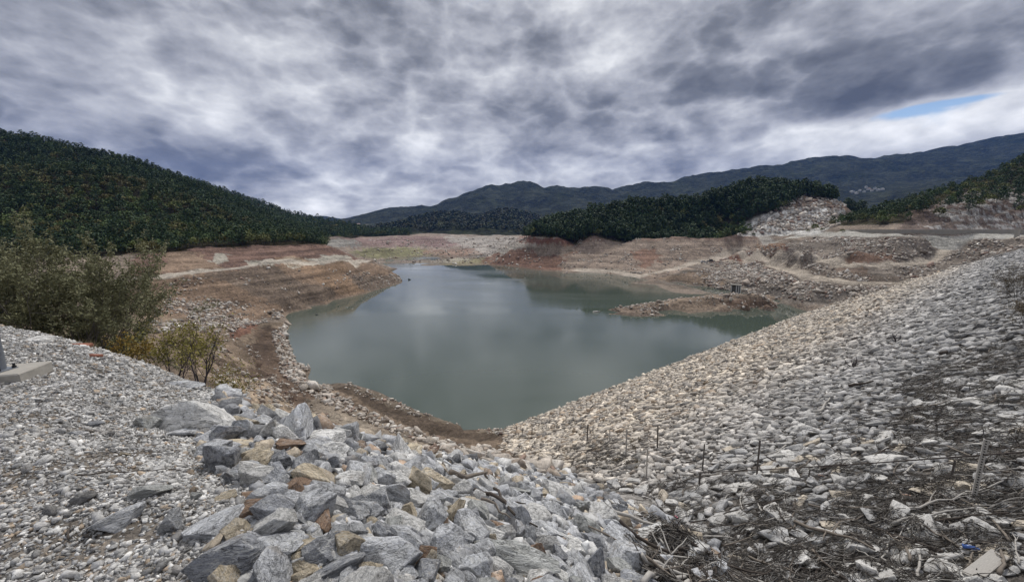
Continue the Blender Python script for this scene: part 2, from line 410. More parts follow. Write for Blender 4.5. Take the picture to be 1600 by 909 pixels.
def height(x, y):
    x = np.asarray(x, float); y = np.asarray(y, float)
    r = np.maximum(np.hypot(x, y), 0.5001); a = np.degrees(np.arctan2(x, y))
    i = np.clip(np.searchsorted(RAD, r) - 1, 0, NR - 2); j = np.clip(np.searchsorted(AZ, a) - 1, 0, len(AZ) - 2)
    u = np.clip((np.log(r) - LR[i]) / (LR[i + 1] - LR[i]), 0, 1); v = np.clip((a - AZ[j]) / (AZ[j + 1] - AZ[j]), 0, 1)
    return (GZ[i, j] * (1 - u) + GZ[i + 1, j] * u) * (1 - v) + (GZ[i, j + 1] * (1 - u) + GZ[i + 1, j + 1] * u) * v


def lookup(G, x, y):
    r = np.maximum(np.hypot(x, y), 0.5001); a = np.degrees(np.arctan2(x, y))
    i = np.clip(np.searchsorted(RAD, r), 0, NR - 1); j = np.clip(np.searchsorted(AZ, a), 0, len(AZ) - 1)
    return G[i, j]


def normal(x, y, e=None):
    e = 0.02 * np.hypot(x, y) + 0.05 if e is None else e
    gx = (height(x + e, y) - height(x - e, y)) / (2 * e); gy = (height(x, y + e) - height(x, y - e)) / (2 * e)
    n = np.stack([-gx, -gy, np.ones_like(gx)], -1)
    return n / np.linalg.norm(n, axis=-1, keepdims=True)


def hit(px, py, tmin=1.0, tmax=6000):
    d = ray(px, py)
    ts = np.geomspace(tmin, tmax, 4000)
    P = EYE[None] + d[None] * ts[:, None]
    below = P[:, 2] < height(P[:, 0], P[:, 1])
    i = int(np.argmax(below)) if below.any() else len(ts) - 1
    return P[i], ts[i]
# ------------------------------------------------------------------ mesh helpers
def tag(o, label=None, cat=None, group=None, kind=None):
    if label: o['label'] = label
    if cat: o['category'] = cat
    if group: o['group'] = group
    if kind: o['kind'] = kind
    return o


def raw_mesh(name, V, T, mat=None, tint=None, smooth_=False, quads=False):
    V = np.ascontiguousarray(V, dtype=np.float32); T = np.ascontiguousarray(T, dtype=np.int32)
    k = T.shape[1]
    me = bpy.data.meshes.new(name)
    me.vertices.add(len(V)); me.vertices.foreach_set('co', V.ravel())
    me.loops.add(T.size); me.loops.foreach_set('vertex_index', T.ravel())
    me.polygons.add(len(T)); me.polygons.foreach_set('loop_start', np.arange(0, T.size, k, dtype=np.int32))
    me.polygons.foreach_set('loop_total', np.full(len(T), k, dtype=np.int32))
    if smooth_:
        me.polygons.foreach_set('use_smooth', np.ones(len(T), dtype=bool))
    if tint is not None:
        a = me.color_attributes.new('tint', 'FLOAT_COLOR', 'POINT')
        c = np.ones((len(V), 4), dtype=np.float32); c[:, :3] = tint
        a.data.foreach_set('color', c.ravel())
    me.update(calc_edges=True)
    if mat: me.materials.append(mat)
    return me


def obj(name, me, parent=None, loc=None):
    o = bpy.data.objects.new(name, me); COL.objects.link(o)
    if parent: o.parent = parent
    if loc is not None: o.location = loc
    return o


def empty(name, loc=(0, 0, 0), rz=0.0):
    o = bpy.data.objects.new(name, None); COL.objects.link(o)
    o.location = loc; o.rotation_euler = (0, 0, rz); o.empty_display_size = 0.2
    return o


def copy_tree(o, parent=None):
    c = o.copy(); COL.objects.link(c)
    if parent: c.parent = parent
    for ch in list(o.children):
        copy_tree(ch, c)
    return c


# ------------------------------------------------------------------ node helpers
class NT:
    def __init__(self, name):
        self.m = bpy.data.materials.new(name); self.m.use_nodes = True
        self.t = self.m.node_tree; self.t.nodes.clear()
        self.out = self.n('ShaderNodeOutputMaterial')

    def n(self, typ, **kw):
        nd = self.t.nodes.new(typ)
        for k, v in kw.items():
            if k.startswith('_'): setattr(nd, k[1:], v)
        return nd

    def l(self, a, b):
        self.t.links.new(a, b)

    def set(self, sock, v):
        if hasattr(v, 'is_linked'): self.l(v, sock)
        else: sock.default_value = v

    def math(self, op, a, b=0.0, c=0.0, clamp=False):
        nd = self.n('ShaderNodeMath', _operation=op, _use_clamp=clamp)
        self.set(nd.inputs[0], a); self.set(nd.inputs[1], b); self.set(nd.inputs[2], c)
        return nd.outputs[0]

    def vmath(self, op, a, b=(0, 0, 0), s=None):
        nd = self.n('ShaderNodeVectorMath', _operation=op)
        self.set(nd.inputs[0], a); self.set(nd.inputs[1], b)
        if s is not None: self.set(nd.inputs['Scale'], s)
        return nd

    def noise(self, vec, scale, detail=4, rough=0.55, dist=0.0, lac=2.0):
        nd = self.n('ShaderNodeTexNoise')
        self.l(vec, nd.inputs['Vector'])
        for k, v in (('Scale', scale), ('Detail', detail), ('Roughness', rough), ('Distortion', dist), ('Lacunarity', lac)):
            nd.inputs[k].default_value = v
        return nd.outputs[0]

    def ramp(self, fac, stops):
        nd = self.n('ShaderNodeValToRGB'); self.set(nd.inputs[0], fac)
        el = nd.color_ramp.elements
        while len(el) < len(stops): el.new(0.5)
        for e, (p, c) in zip(el, stops):
            e.position = p; e.color = (c, c, c, 1) if isinstance(c, (int, float)) else (*c[:3], 1)
        return nd.outputs[0]

    def mix(self, fac, a, b, blend='MIX'):
        nd = self.n('ShaderNodeMix', _data_type='RGBA', _blend_type=blend)
        self.set(nd.inputs[0], fac)
        for s, v in ((nd.inputs[6], a), (nd.inputs[7], b)):
            if isinstance(v, (tuple, list)): v = (*v[:3], 1)
            self.set(s, v)
        return nd.outputs[2]

    def maprange(self, v, a, b, c, d, smooth_=False):
        nd = self.n('ShaderNodeMapRange')
        if smooth_: nd.interpolation_type = 'SMOOTHSTEP'
        self.set(nd.inputs[0], v)
        for i, x in enumerate((a, b, c, d)): self.set(nd.inputs[i + 1], x)
        return nd.outputs[0]

    def bump(self, h, strength, dist, nrm=None):
        nd = self.n('ShaderNodeBump'); self.set(nd.inputs['Strength'], strength); self.set(nd.inputs['Distance'], dist)
        self.l(h, nd.inputs['Height'])
        if nrm is not None: self.l(nrm, nd.inputs['Normal'])
        return nd.outputs[0]

    def principled(self, col, rough=0.9, nrm=None, spec=0.3, **kw):
        p = self.n('ShaderNodeBsdfPrincipled')
        if isinstance(col, (tuple, list)): col = (*col[:3], 1)
        self.set(p.inputs['Base Color'], col); self.set(p.inputs['Roughness'], rough)
        p.inputs['Specular IOR Level'].default_value = spec
        for k, v in kw.items(): self.set(p.inputs[k], v)
        if nrm is not None: self.l(nrm, p.inputs['Normal'])
        self.l(p.outputs[0], self.out.inputs[0])
        return p


def simple_mat(name, col, rough=0.85, scale=8.0, var=0.35, bump=0.2, bd=0.02, metallic=0.0, spec=0.3):
    t = NT(name)
    tc = t.n('ShaderNodeTexCoord').outputs['Object']
    n = t.noise(tc, scale, 6, 0.62)
    c = t.mix(n, tuple(x * (1 - var) for x in col), tuple(min(1, x * (1 + var)) for x in col))
    t.principled(c, rough, t.bump(n, bump, bd), spec, Metallic=metallic)
    return t.m


# terrain material: base colour of the soils is stored per vertex, grain is procedural
def mat_ground(name, fine, bumpd, spec=0.15, strand=0.0):
    t = NT(name)
    pos = t.n('ShaderNodeNewGeometry').outputs['Position']
    at = t.n('ShaderNodeVertexColor'); at.layer_name = 'tint'
    n1 = t.noise(pos, 0.35 * fine, 8, 0.62); n2 = t.noise(pos, 2.7 * fine, 6, 0.65); n3 = t.noise(pos, 0.05 * fine, 5, 0.6)
    f = t.math('MULTIPLY_ADD', n1, 1.1, t.math('MULTIPLY', n2, 0.8))
    f = t.math('ADD', f, t.math('MULTIPLY', n3, 0.6))
    v1 = t.n('ShaderNodeTexVoronoi'); t.l(pos, v1.inputs['Vector']); v1.inputs['Scale'].default_value = 0.55 * fine
    v2 = t.n('ShaderNodeTexVoronoi'); t.l(pos, v2.inputs['Vector']); v2.inputs['Scale'].default_value = 1.7 * fine
    s1 = t.n('ShaderNodeSeparateColor'); t.l(v1.outputs['Color'], s1.inputs[0]); s2 = t.n('ShaderNodeSeparateColor'); t.l(v2.outputs['Color'], s2.inputs[0])
    f = t.math('ADD', f, t.math('MULTIPLY', t.math('SUBTRACT', t.math('ADD', t.math('POWER', s1.outputs[0], 3.0), t.math('POWER', s2.outputs[0], 3.0)), 0.5), 0.42))
    v3 = t.n('ShaderNodeTexVoronoi'); t.l(pos, v3.inputs['Vector']); v3.inputs['Scale'].default_value = 13.0 * fine
    s3 = t.n('ShaderNodeSeparateColor'); t.l(v3.outputs['Color'], s3.inputs[0])
    f = t.math('ADD', f, t.math('MULTIPLY', t.math('SUBTRACT', s3.outputs[0], 0.5), 0.55 if fine > 2 else 0.0))
    ln = t.noise(t.vmath('MULTIPLY', pos, (0.02, 0.02, 0.75)).outputs[0], 1.0, 4, 0.7)
    f = t.math('ADD', f, t.math('MULTIPLY', t.math('SUBTRACT', ln, 0.5), strand))
    g = t.maprange(f, 0.75, 1.75, 0.36, 1.62)
    c = t.vmath('SCALE', at.outputs[0], s=g).outputs[0]
    h = t.math('SUBTRACT', t.math('MULTIPLY_ADD', n1, 2.0, n2), t.math('MULTIPLY', v2.outputs['Distance'], 0.8))
    t.principled(c, 0.95, t.bump(h, 0.7, bumpd), spec)
    return t.m


M_GROUND = mat_ground('soil', 3.0, 0.15, 0.1, 1.8)
M_DAMG = mat_ground('dam_soil', 4.0, 0.1)
M_HILL = mat_ground('woodland_floor', 0.6, 1.5, 0.0)
M_MTN = mat_ground('mountain_woodland', 0.045, 12.0, 0.0)

# ------------------------------------------------------------------ soils of the valley
wob = 1.0 + 0 * GX
qx = GPX + 16 * perlin(GX / 9, GY / 9, 3) + 9 * perlin(GX / 3, GY / 3, 4) + 4 * perlin(GX / 1.2, GY / 1.2, 5)
qy = GPY + 3.5 * perlin(GX / 9, GY / 9, 13) + 2.2 * perlin(GX / 3, GY / 3, 14) + 1.0 * perlin(GX / 1.2, GY / 1.2, 15)
CLR = np.empty(GX.shape + (3,)); CLR[:] = (0.23, 0.185, 0.15)


def paint(mask, col, w=0.86):
    global CLR
    m = (mask * w)[..., None] if mask.dtype != bool else np.where(mask, w, 0.0)[..., None]
    CLR = CLR * (1 - m) + np.array(col) * m


def area(poly, r0, r1):
    return inpoly(qx, qy, poly) & (GR > r0) & (GR < r1)


ok = GDEP > 1
# left bank
paint(area([(200, 425), (560, 404), (640, 430), (640, 445), (445, 495), (400, 500), (200, 500)], 90, 420), (0.225, 0.155, 0.108))  # slope below the road darkened in its colour to stand for shade
paint(area([(320, 425), (420, 417), (470, 440), (560, 456), (500, 472), (450, 490), (415, 470), (370, 450)], 90, 420), (0.155, 0.12, 0.095))
paint(area([(455, 414), (540, 410), (575, 455), (530, 462), (500, 440)], 90, 420), (0.26, 0.175, 0.115))
paint(area([(540, 425), (600, 432), (632, 436), (625, 446), (570, 455)], 90, 420), (0.16, 0.125, 0.1))
paint(area([(205, 388), (520, 378), (575, 405), (245, 429), (205, 429)], 100, 420), (0.175, 0.105, 0.085))
paint(area([(262, 391), (292, 390), (350, 419), (245, 428)], 100, 420), (0.27, 0.195, 0.14))
for cx, cy, a, b in ((345, 404, 16, 8), (412, 410, 20, 7), (455, 409, 20, 7), (500, 407, 16, 6), (525, 403, 22, 5)):
    paint((((qx - cx) / a) ** 2 + ((qy - cy) / b) ** 2 < 1) & (GR > 100) & (GR < 420), (0.38, 0.36, 0.31))
paint(area([(430, 402), (480, 401), (480, 413), (430, 415)], 100, 420), (0.28, 0.19, 0.12), 0.6)
# far flats
paint(area([(500, 373), (830, 370), (830, 412), (560, 412)], 260, 900), (0.25, 0.205, 0.175))
paint(area([(520, 371), (720, 370), (715, 383), (560, 387)], 260, 1000), (0.20, 0.14, 0.13))
paint(area([(500, 374), (555, 377), (565, 386), (512, 385)], 260, 900), (0.27, 0.265, 0.25))
paint(area([(540, 392), (640, 386), (692, 394), (650, 404), (575, 405)], 260, 900), (0.20, 0.195, 0.105))
paint(area([(685, 404), (765, 402), (765, 413), (690, 415)], 260, 900), (0.23, 0.21, 0.12))
paint(area([(660, 407), (730, 402), (745, 406), (670, 413)], 260, 900), (0.38, 0.35, 0.30), 0.7)
paint(area([(690, 369), (840, 371), (850, 385), (790, 398), (740, 392)], 260, 900), (0.31, 0.285, 0.255))
paint(area([(650, 390), (740, 388), (735, 400), (690, 402)], 260, 900), (0.22, 0.15, 0.115))
# right bank
paint(area([(755, 405), (800, 390), (905, 378), (905, 392), (868, 430), (760, 418)], 200, 520), (0.175, 0.095, 0.068))
paint(area([(820, 380), (900, 385), (880, 400), (830, 398)], 200, 520), (0.23, 0.2, 0.165), 0.7)
paint(area([(815, 370), (910, 371), (905, 380), (815, 380)], 200, 520), (0.165, 0.07, 0.052))
paint(area([(905, 376), (1185, 366), (1200, 390), (1110, 408), (1020, 436), (866, 430)], 180, 520), (0.30, 0.235, 0.19))
paint(area([(985, 392), (1025, 388), (1035, 412), (1000, 418)], 180, 520), (0.22, 0.125, 0.09), 0.8)
paint(area([(905, 368), (1190, 365), (1190, 374), (905, 377)], 180, 520), (0.21, 0.14, 0.11), 0.8)
paint(area([(1020, 440), (1110, 408), (1200, 388), (1290, 366), (1620, 366), (1620, 420), (1330, 475), (1200, 475)], 90, 420), (0.215, 0.185, 0.16))
paint(area([(1130, 412), (1200, 418), (1300, 441), (1420, 444), (1420, 436), (1300, 425), (1180, 402), (1150, 396)], 90, 420), (0.165, 0.13, 0.105))
paint(area([(1210, 398), (1340, 410), (1500, 405), (1500, 398), (1340, 400), (1230, 390)], 90, 420), (0.17, 0.14, 0.12))
paint(area([(1180, 448), (1310, 456), (1400, 452), (1330, 476), (1230, 470)], 90, 420), (0.155, 0.135, 0.118))
paint(area([(1120, 408), (1155, 393), (1180, 394), (1170, 413)], 90, 420), (0.17, 0.085, 0.06))
paint(area([(1185, 395), (1230, 399), (1225, 412), (1180, 412)], 90, 420), (0.15, 0.105, 0.085))
paint(area([(1180, 391), (1200, 380), (1225, 383), (1200, 393)], 90, 420), (0.25, 0.15, 0.095))
paint(area([(1225, 383), (1245, 386), (1230, 396), (1205, 395)], 90, 420), (0.18, 0.095, 0.07))
paint(area([(1330, 395), (1385, 393), (1400, 410), (1330, 409)], 90, 420), (0.20, 0.12, 0.085), 0.8)
paint(area([(1310, 418), (1345, 412), (1350, 430), (1315, 432)], 90, 420), (0.18, 0.13, 0.1), 0.8)
paint(area([(1025, 436), (1100, 420), (1145, 445), (1100, 448)], 90, 420), (0.235, 0.17, 0.12), 0.8)
paint(quarry, (0.44, 0.43, 0.405)); qn = fbm(GX / 5, GZ / 2.0, 33, 4)
paint(quarry & (qn < -0.45), (0.20, 0.185, 0.165)); paint(quarry & (qn > 0.4), (0.58, 0.57, 0.54))
paint(area([(1200, 330), (1262, 294), (1330, 316), (1322, 330), (1290, 320), (1240, 322)], 200, 520), (0.26, 0.175, 0.115))
cn = fbm(GX / 6, GZ / 2.0, 34, 4)
paint(cliff, (0.13, 0.10, 0.085)); paint(cliff & (cn > 0.05) & (qx > 1465), (0.31, 0.30, 0.285)); paint(cliff & (cn > 0.6), (0.40, 0.39, 0.37))
# the spit
paint((inpoly(qx, qy, [(935, 500), (940, 484), (1080, 462), (1215, 454), (1222, 482), (1100, 492), (1000, 500)])) & (GR > 100) & (GR < 190), (0.265, 0.20, 0.15))
paint((inpoly(qx, qy, [(1140, 470), (1200, 466), (1218, 480), (1140, 486)])) & (GR > 100) & (GR < 190), (0.17, 0.115, 0.085))
paint((inpoly(qx, qy, [(940, 486), (1040, 476), (1040, 498), (960, 498)])) & (GR > 100) & (GR < 190), (0.19, 0.145, 0.115))
# near left bank
nb = (~M_DAM) & (GR > 24) & (GR < 130) & (GPX < 800) & (GPY > 485)
paint(nb, (0.20, 0.15, 0.11))
nbn = fbm(GX / 9, GY / 9, 55, 4)
paint(nb & (nbn > 0.35), (0.28, 0.215, 0.16), 0.8); paint(nb & (nbn < -0.4), (0.13, 0.095, 0.07), 0.8)
paint(area([(350, 585), (420, 592), (470, 640), (540, 680), (470, 665), (380, 640)], 24, 100), (0.34, 0.265, 0.195))
paint(area([(425, 507), (440, 520), (436, 560), (460, 590), (520, 625), (470, 632), (400, 590), (385, 545), (400, 520)], 24, 130), (0.115, 0.08, 0.06))
paint(area([(352, 508), (400, 500), (405, 515), (365, 528)], 24, 130), (0.20, 0.10, 0.072))
paint(area([(500, 618), (620, 668), (740, 704), (790, 706), (770, 716), (620, 698), (540, 670), (480, 640)], 24, 100), (0.215, 0.18, 0.145))
paint(area([(520, 640), (640, 690), (620, 694), (510, 652)], 24, 100), (0.30, 0.255, 0.205), 0.7)
paint(area([(505, 600), (560, 596), (660, 640), (790, 672), (780, 690), (690, 682), (600, 648), (530, 612)], 30, 100), (0.105, 0.08, 0.062))
paint(area([(550, 598), (640, 634), (790, 672), (785, 679), (640, 645), (548, 606)], 30, 100), (0.22, 0.18, 0.14), 0.8)
paint(area([(180, 440), (330, 430), (400, 500), (330, 520), (240, 520)], 60, 130), (0.22, 0.165, 0.12))
# damp dark margin along the water (wet earth)
mar = (GZ > -0.4) & (GZ < 0.7) & ~M_DAM & (GR > 30) & (GR < 500)
paint(mar, (0.12, 0.10, 0.08), 0.55)
paint(GZ <= -0.4, (0.07, 0.07, 0.055))
# strata
st = fbm(GX / 60, GZ / 0.8, 21, 3)
CLR *= np.where(bank & (GR > 26), 1 + 0.30 * st + 0.25 * fbm(GX / 7, GY / 7, 24, 4) + 0.2 * fbm(GX / 25, GZ / 0.35, 25, 2), 1)[..., None]
# vehicle tracks and roads


def dist_to(L):
    L = np.array([p[:2] for p in L]); best = np.full(GX.shape, 1e9)
    for a, b in zip(L[:-1], L[1:]):
        e = b - a; u = np.clip(((GX - a[0]) * e[0] + (GY - a[1]) * e[1]) / (e @ e), 0, 1)
        best = np.minimum(best, np.hypot(GX - a[0] - u * e[0], GY - a[1] - u * e[1]))
    return best


ROADC = (0.47, 0.41, 0.345)
mid_l = [(a + b) / 2 for a, b in zip(road_l_out, road_l_in)]
paint(1 - smooth(2.8, 4.2, dist_to(mid_l)), (0.47, 0.42, 0.36), 0.95)
t_mid = [W(905, 422.5, 1.2), W(960, 424, 1.5), W(1005, 430, 2.0), W(1040, 423, 4.5), W(1080, 413, 8.0), W(1110, 408.5, 9.5), W(1150, 402, 12), W(1165, 397, 16), W(1182, 392, 20)]
paint(1 - smooth(2.5, 5.0, dist_to(t_mid)), ROADC, 0.85)
paint(1 - smooth(1.2, 2.3, dist_to([p + np.array([0.5, 1.0, 0]) for p in track_low])), (0.42, 0.365, 0.305), 0.95)
paint(1 - smooth(1.2, 2.3, dist_to([p + np.array([0.5, 1.2, 0]) for p in track_up])), (0.43, 0.375, 0.315), 0.95)
paint(1 - smooth(4.5, 6.5, dist_to([(a + b) / 2 for a, b in zip(road_r, road_r_in)])), (0.43, 0.42, 0.39), 0.9)
paint(1 - smooth(2, 4, dist_to([D(1190, 367, 390), D(1200, 372, 372), D(1235, 371, 350), D(1285, 366, 314)])), (0.38, 0.36, 0.33), 0.8)
# woodland floor, hills and far range
wn = fbm(GX / 40, GY / 40, 66, 4)
for m in (F_LEFT, F_SPUR, F_RIGHT & ~cliff, F_KNOLL & ~quarry):
    paint(m, (0.045, 0.045, 0.026))
farm = GR > 560
hn = fbm(GX / 170, GY / 170, 67, 5); hn2 = fbm(GX / 45, GY / 45, 68, 4)
paint(farm & ~(inpoly(GPX, GPY, [(480, 368.5), (860, 367), (860, 412), (480, 412)]) & (GR < 800)), (0.012, 0.024, 0.013))
pm = smooth(0.1, 0.8, hn + 0.5 * hn2) * farm * (GR > 800)
paint(pm, (0.036, 0.042, 0.020), 0.6)
pm = smooth(0.75, 1.1, hn2 + 0.4 * fbm(GX / 300, GY / 300, 69, 3)) * (GR > 1100) * (1 - smooth(120, 320, GZ))
paint(pm, (0.13, 0.12, 0.08), 0.6)
# pad, heap, dam
paint(M_NEAR & (GR < 26), (0.25, 0.24, 0.225))
pn = fbm(GX / 0.8, GY / 0.8, 71, 4)
paint(M_NEAR & (GR < 14) & (pn < -0.25), (0.12, 0.10, 0.08), 0.75)
paint(M_DAM, (0.105, 0.098, 0.09)); paint(M_CREST, (0.3, 0.29, 0.27))
bk = bank & ~rocky
lum = CLR.mean(-1, keepdims=True)
CLR = np.where(bk[..., None], (lum + (CLR - lum) * 0.92) * np.array([0.80, 0.79, 0.76]), CLR)
CLR = np.clip(CLR, 0.004, 0.75)

# ------------------------------------------------------------------ split the sheet into named pieces of the setting
ZONE = np.zeros(GX.shape, int)
ZONE[F_LEFT | F_RIGHT | F_KNOLL | F_SPUR] = 2
ZONE[GR > 760] = 3
ZONE[M_DAM] = 1
NA = len(AZ)
ii, jj = np.meshgrid(np.arange(NR - 1), np.arange(NA - 1), indexing='ij')
q = np.stack([ii * NA + jj, (ii + 1) * NA + jj, (ii + 1) * NA + jj + 1, ii * NA + jj + 1], -1).reshape(-1, 4)[:, ::-1]
zq = ZONE[:-1, :-1].ravel()
PV = GP.reshape(-1, 3); PC = CLR.reshape(-1, 3)
# which hill a hill face belongs to
HID = np.zeros(GX.shape, int); HID[F_LEFT] = 1; HID[F_KNOLL] = 2; HID[F_RIGHT] = 3; HID[F_SPUR] = 4
hq = HID[:-1, :-1].ravel()


def piece(name, sel, mat, label, kind='structure', cat=None):
    Q = q[sel]
    u, inv = np.unique(Q, return_inverse=True)
    me = raw_mesh(name, PV[u], inv.reshape(-1, 4), mat, PC[u], True)
    o = obj(name, me)
    return tag(o, label, cat, None, kind)


g0 = piece('ground', zq == 0, M_GROUND, 'gravel pad, mud banks and bare earth around the drained reservoir')
# close the small hole under the eye
c_idx = [j for j in range(NA)]
cap_v = np.vstack([GP[0], [[0, 0, GP[0, :, 2].mean()]]])
cap_t = np.array([[j + 1, j, NA] for j in range(NA - 1)])[:, ::-1]
bm = bmesh.new(); bm.from_mesh(g0.data)
lay = bm.verts.layers.float_color.get('tint')
vs = [bm.verts.new(v) for v in cap_v]
for v in vs: v[lay] = (0.21, 0.195, 0.175, 1)
for a, b, c in cap_t:
    try: bm.faces.new((vs[c], vs[b], vs[a]))
    except ValueError: pass
bmesh.ops.recalc_face_normals(bm, faces=bm.faces[:])
bm.to_mesh(g0.data); bm.free()
piece('dam_embankment', zq == 1, M_DAMG, 'long sloping embankment dam faced with pale loose stones above the water', None, 'dam')
piece('hillside', (zq == 2) & (hq == 1), M_HILL, 'large dark wooded hill rising on the left of the lake')
piece('hillside', (zq == 2) & (hq == 2), M_HILL, 'low rounded pine covered hill beside the white quarry face')
piece('hillside', (zq == 2) & (hq == 3), M_HILL, 'rocky hill with bushes above the grey road wall')
piece('hillside', (zq == 2) & (hq == 4), M_HILL, 'low dark spur running down behind the large wooded hill')
piece('mountains', zq == 3, M_MTN, 'long blue wooded mountain range closing the far end of the valley')

# ------------------------------------------------------------------ water


def mat_water():
    t = NT('reservoir_water')
    pos = t.n('ShaderNodeNewGeometry').outputs['Position']
    mp = t.vmath('MULTIPLY', pos, (1.0, 0.45, 1.0)).outputs[0]
    n1 = t.noise(mp, 0.9, 3, 0.55); n2 = t.noise(mp, 0.12, 3, 0.5)
    big = t.noise(t.vmath('MULTIPLY', pos, (0.35, 1.0, 1.0)).outputs[0], 0.018, 4, 0.55, 0.6)
    h = t.math('MULTIPLY_ADD', n2, 1.5, n1)
    b = t.bump(h, 0.05, 0.10)
    r = t.maprange(big, 0.42, 0.58, 0.02, 0.16)
    p = t.principled((0.066, 0.083, 0.066), r, b, 0.5)
    p.inputs['IOR'].default_value = 1.6
    return t.m


wp = [N(*p, 1) for p in ()]
wpoly = [(-260, 330), (-190, 60), (-120, 20), (40, 20), (190, 80), (215, 260), (200, 420), (120, 640), (-120, 660), (-330, 560)]
bm = bmesh.new()
f = bm.faces.new([bm.verts.new((x, y, 0)) for x, y in wpoly])
if f.normal.z < 0: f.normal_flip()
me = bpy.data.meshes.new('water'); bm.to_mesh(me); bm.free()
me.materials.append(mat_water())
tag(obj('water', me), 'still grey green water of the low reservoir', None, None, 'structure')

# ------------------------------------------------------------------ sky
SUN_EL, SUN_AZ = R(50), R(14)             # azimuth clockwise from +Y
w = bpy.data.worlds.new('World'); SC.world = w; w.use_nodes = True
t = NT.__new__(NT); t.t = w.node_tree; t.t.nodes.clear()
wout = t.n('ShaderNodeOutputWorld')
sky = t.n('ShaderNodeTexSky'); sky.sky_type = 'NISHITA'; sky.sun_disc = False
sky.sun_elevation = SUN_EL; sky.sun_rotation = SUN_AZ; sky.air_density = 1.0; sky.dust_density = 0.3; sky.ozone_density = 3.0
dirn = t.vmath('NORMALIZE', t.n('ShaderNodeTexCoord').outputs['Generated']).outputs[0]
sep = t.n('ShaderNodeSeparateXYZ'); t.l(dirn, sep.inputs[0])
dx, dy, dzz = sep.outputs
zc = t.math('ADD', t.math('MAXIMUM', dzz, 0.0), 0.20)
cu = t.math('DIVIDE', dx, zc); cv = t.math('DIVIDE', dy, zc)
ang = R(-14)                               # streets of cloud run towards the valley's end
ru = t.math('ADD', t.math('MULTIPLY', cu, math.cos(ang)), t.math('MULTIPLY', cv, -math.sin(ang)))
rv = t.math('ADD', t.math('MULTIPLY', cu, math.sin(ang)), t.math('MULTIPLY', cv, math.cos(ang)))
cb = t.n('ShaderNodeCombineXYZ'); t.l(t.math('MULTIPLY', ru, 1.5), cb.inputs[0]); t.l(t.math('MULTIPLY', rv, 1.25), cb.inputs[1]); cb.inputs[2].default_value = 3.7
P0 = cb.outputs[0]
warp = t.n('ShaderNodeTexNoise'); t.l(P0, warp.inputs['Vector']); warp.inputs['Scale'].default_value = 1.1; warp.inputs['Detail'].default_value = 2
P1 = t.vmath('ADD', P0, t.vmath('SCALE', t.vmath('SUBTRACT', warp.outputs['Color'], (0.5, 0.5, 0.5)).outputs[0], s=0.45).outputs[0]).outputs[0]


Q0 = t.vmath('MULTIPLY', dirn, (5.2, 5.2, 9.5)).outputs[0]
wv = t.n('ShaderNodeTexNoise'); t.l(Q0, wv.inputs['Vector']); wv.inputs['Scale'].default_value = 1.6; wv.inputs['Detail'].default_value = 5
Q1 = t.vmath('ADD', Q0, t.vmath('SCALE', t.vmath('SUBTRACT', wv.outputs['Color'], (0.5, 0.5, 0.5)).outputs[0], s=1.0).outputs[0]).outputs[0]
vo = t.n('ShaderNodeTexVoronoi'); t.l(Q1, vo.inputs['Vector']); vo.inputs['Scale'].default_value = 1.5
v2 = t.n('ShaderNodeTexVoronoi'); t.l(Q1, v2.inputs['Vector']); v2.inputs['Scale'].default_value = 3.4
# heaps of cloud: soft dark bellies with narrower bright clefts between them
puff = t.math('ADD', t.math('MULTIPLY', t.math('POWER', vo.outputs['Distance'], 1.5), 0.36), t.math('MULTIPLY', t.math('POWER', v2.outputs['Distance'], 1.5), 0.18))


def field(off):
    p = t.vmath('ADD', P1, off).outputs[0]
    lump = t.noise(t.vmath('ADD', Q0, off).outputs[0], 1.3, 8, 0.57, 0.1)
    s_ = t.math('ADD', t.math('MULTIPLY', t.noise(p, 1.05, 7, 0.53, 0.0), 0.46), t.math('MULTIPLY', lump, 0.38))
    return t.math('ADD', s_, 0.08)


nA = t.noise(P1, 0.5, 3, 0.5, 0.0)
nB = field((0, 0, 0)); nBs = field((0.05, 0.11, 0.0))
dens = t.math('ADD', t.math('ADD', t.math('MULTIPLY', nA, 0.40), t.math('MULTIPLY', nB, 0.60)), t.math('MULTIPLY', t.math('SUBTRACT', puff, 0.235), 0.45))


def blob(px, py, sx, amp, flat=1.0):
    """a bank of cloud (amp < 0) or a thin bright break (amp > 0) in one direction of the sky"""
    d = ray(px, py); d = d / np.linalg.norm(d)
    v = t.vmath('SUBTRACT', dirn, tuple(d)).outputs[0]
    v = t.vmath('MULTIPLY', v, (1.0, 1.0, flat)).outputs[0]
    ln = t.vmath('LENGTH', v).outputs['Value']
    return t.math('MULTIPLY', t.maprange(ln, sx, 0.0, 0.0, 1.0, True), amp)


adds = [blob(1020, 120, 0.42, -0.075, 1.8), blob(1380, 110, 0.42, -0.085, 2.8), blob(1560, 70, 0.34, -0.06, 2.4), blob(900, 190, 0.34, -0.05, 2.2), blob(960, 90, 0.12, 0.11, 1.0),
        blob(1440, 185, 0.40, 0.16, 7.0), blob(1250, 245, 0.5, 0.09, 7.0), blob(520, 325, 0.3, 0.13, 6.0), blob(860, 270, 0.45, 0.06, 6.0), blob(1240, 50, 0.18, 0.08, 3.0), blob(1500, 15, 0.2, 0.09, 3.0),
        blob(720, 235, 0.35, 0.06, 3.0), blob(150, 60, 0.6, -0.015, 1.5), blob(450, 130, 0.5, 0.02, 1.5)]
for a in adds:
    dens = t.math('ADD', dens, a)
relief = t.math('MULTIPLY', t.math('SUBTRACT', nBs, nB), RELIEF)
dens = t.math('ADD', t.math('MULTIPLY_ADD', t.math('SUBTRACT', dens, 0.5), CONTR, 0.515), relief)
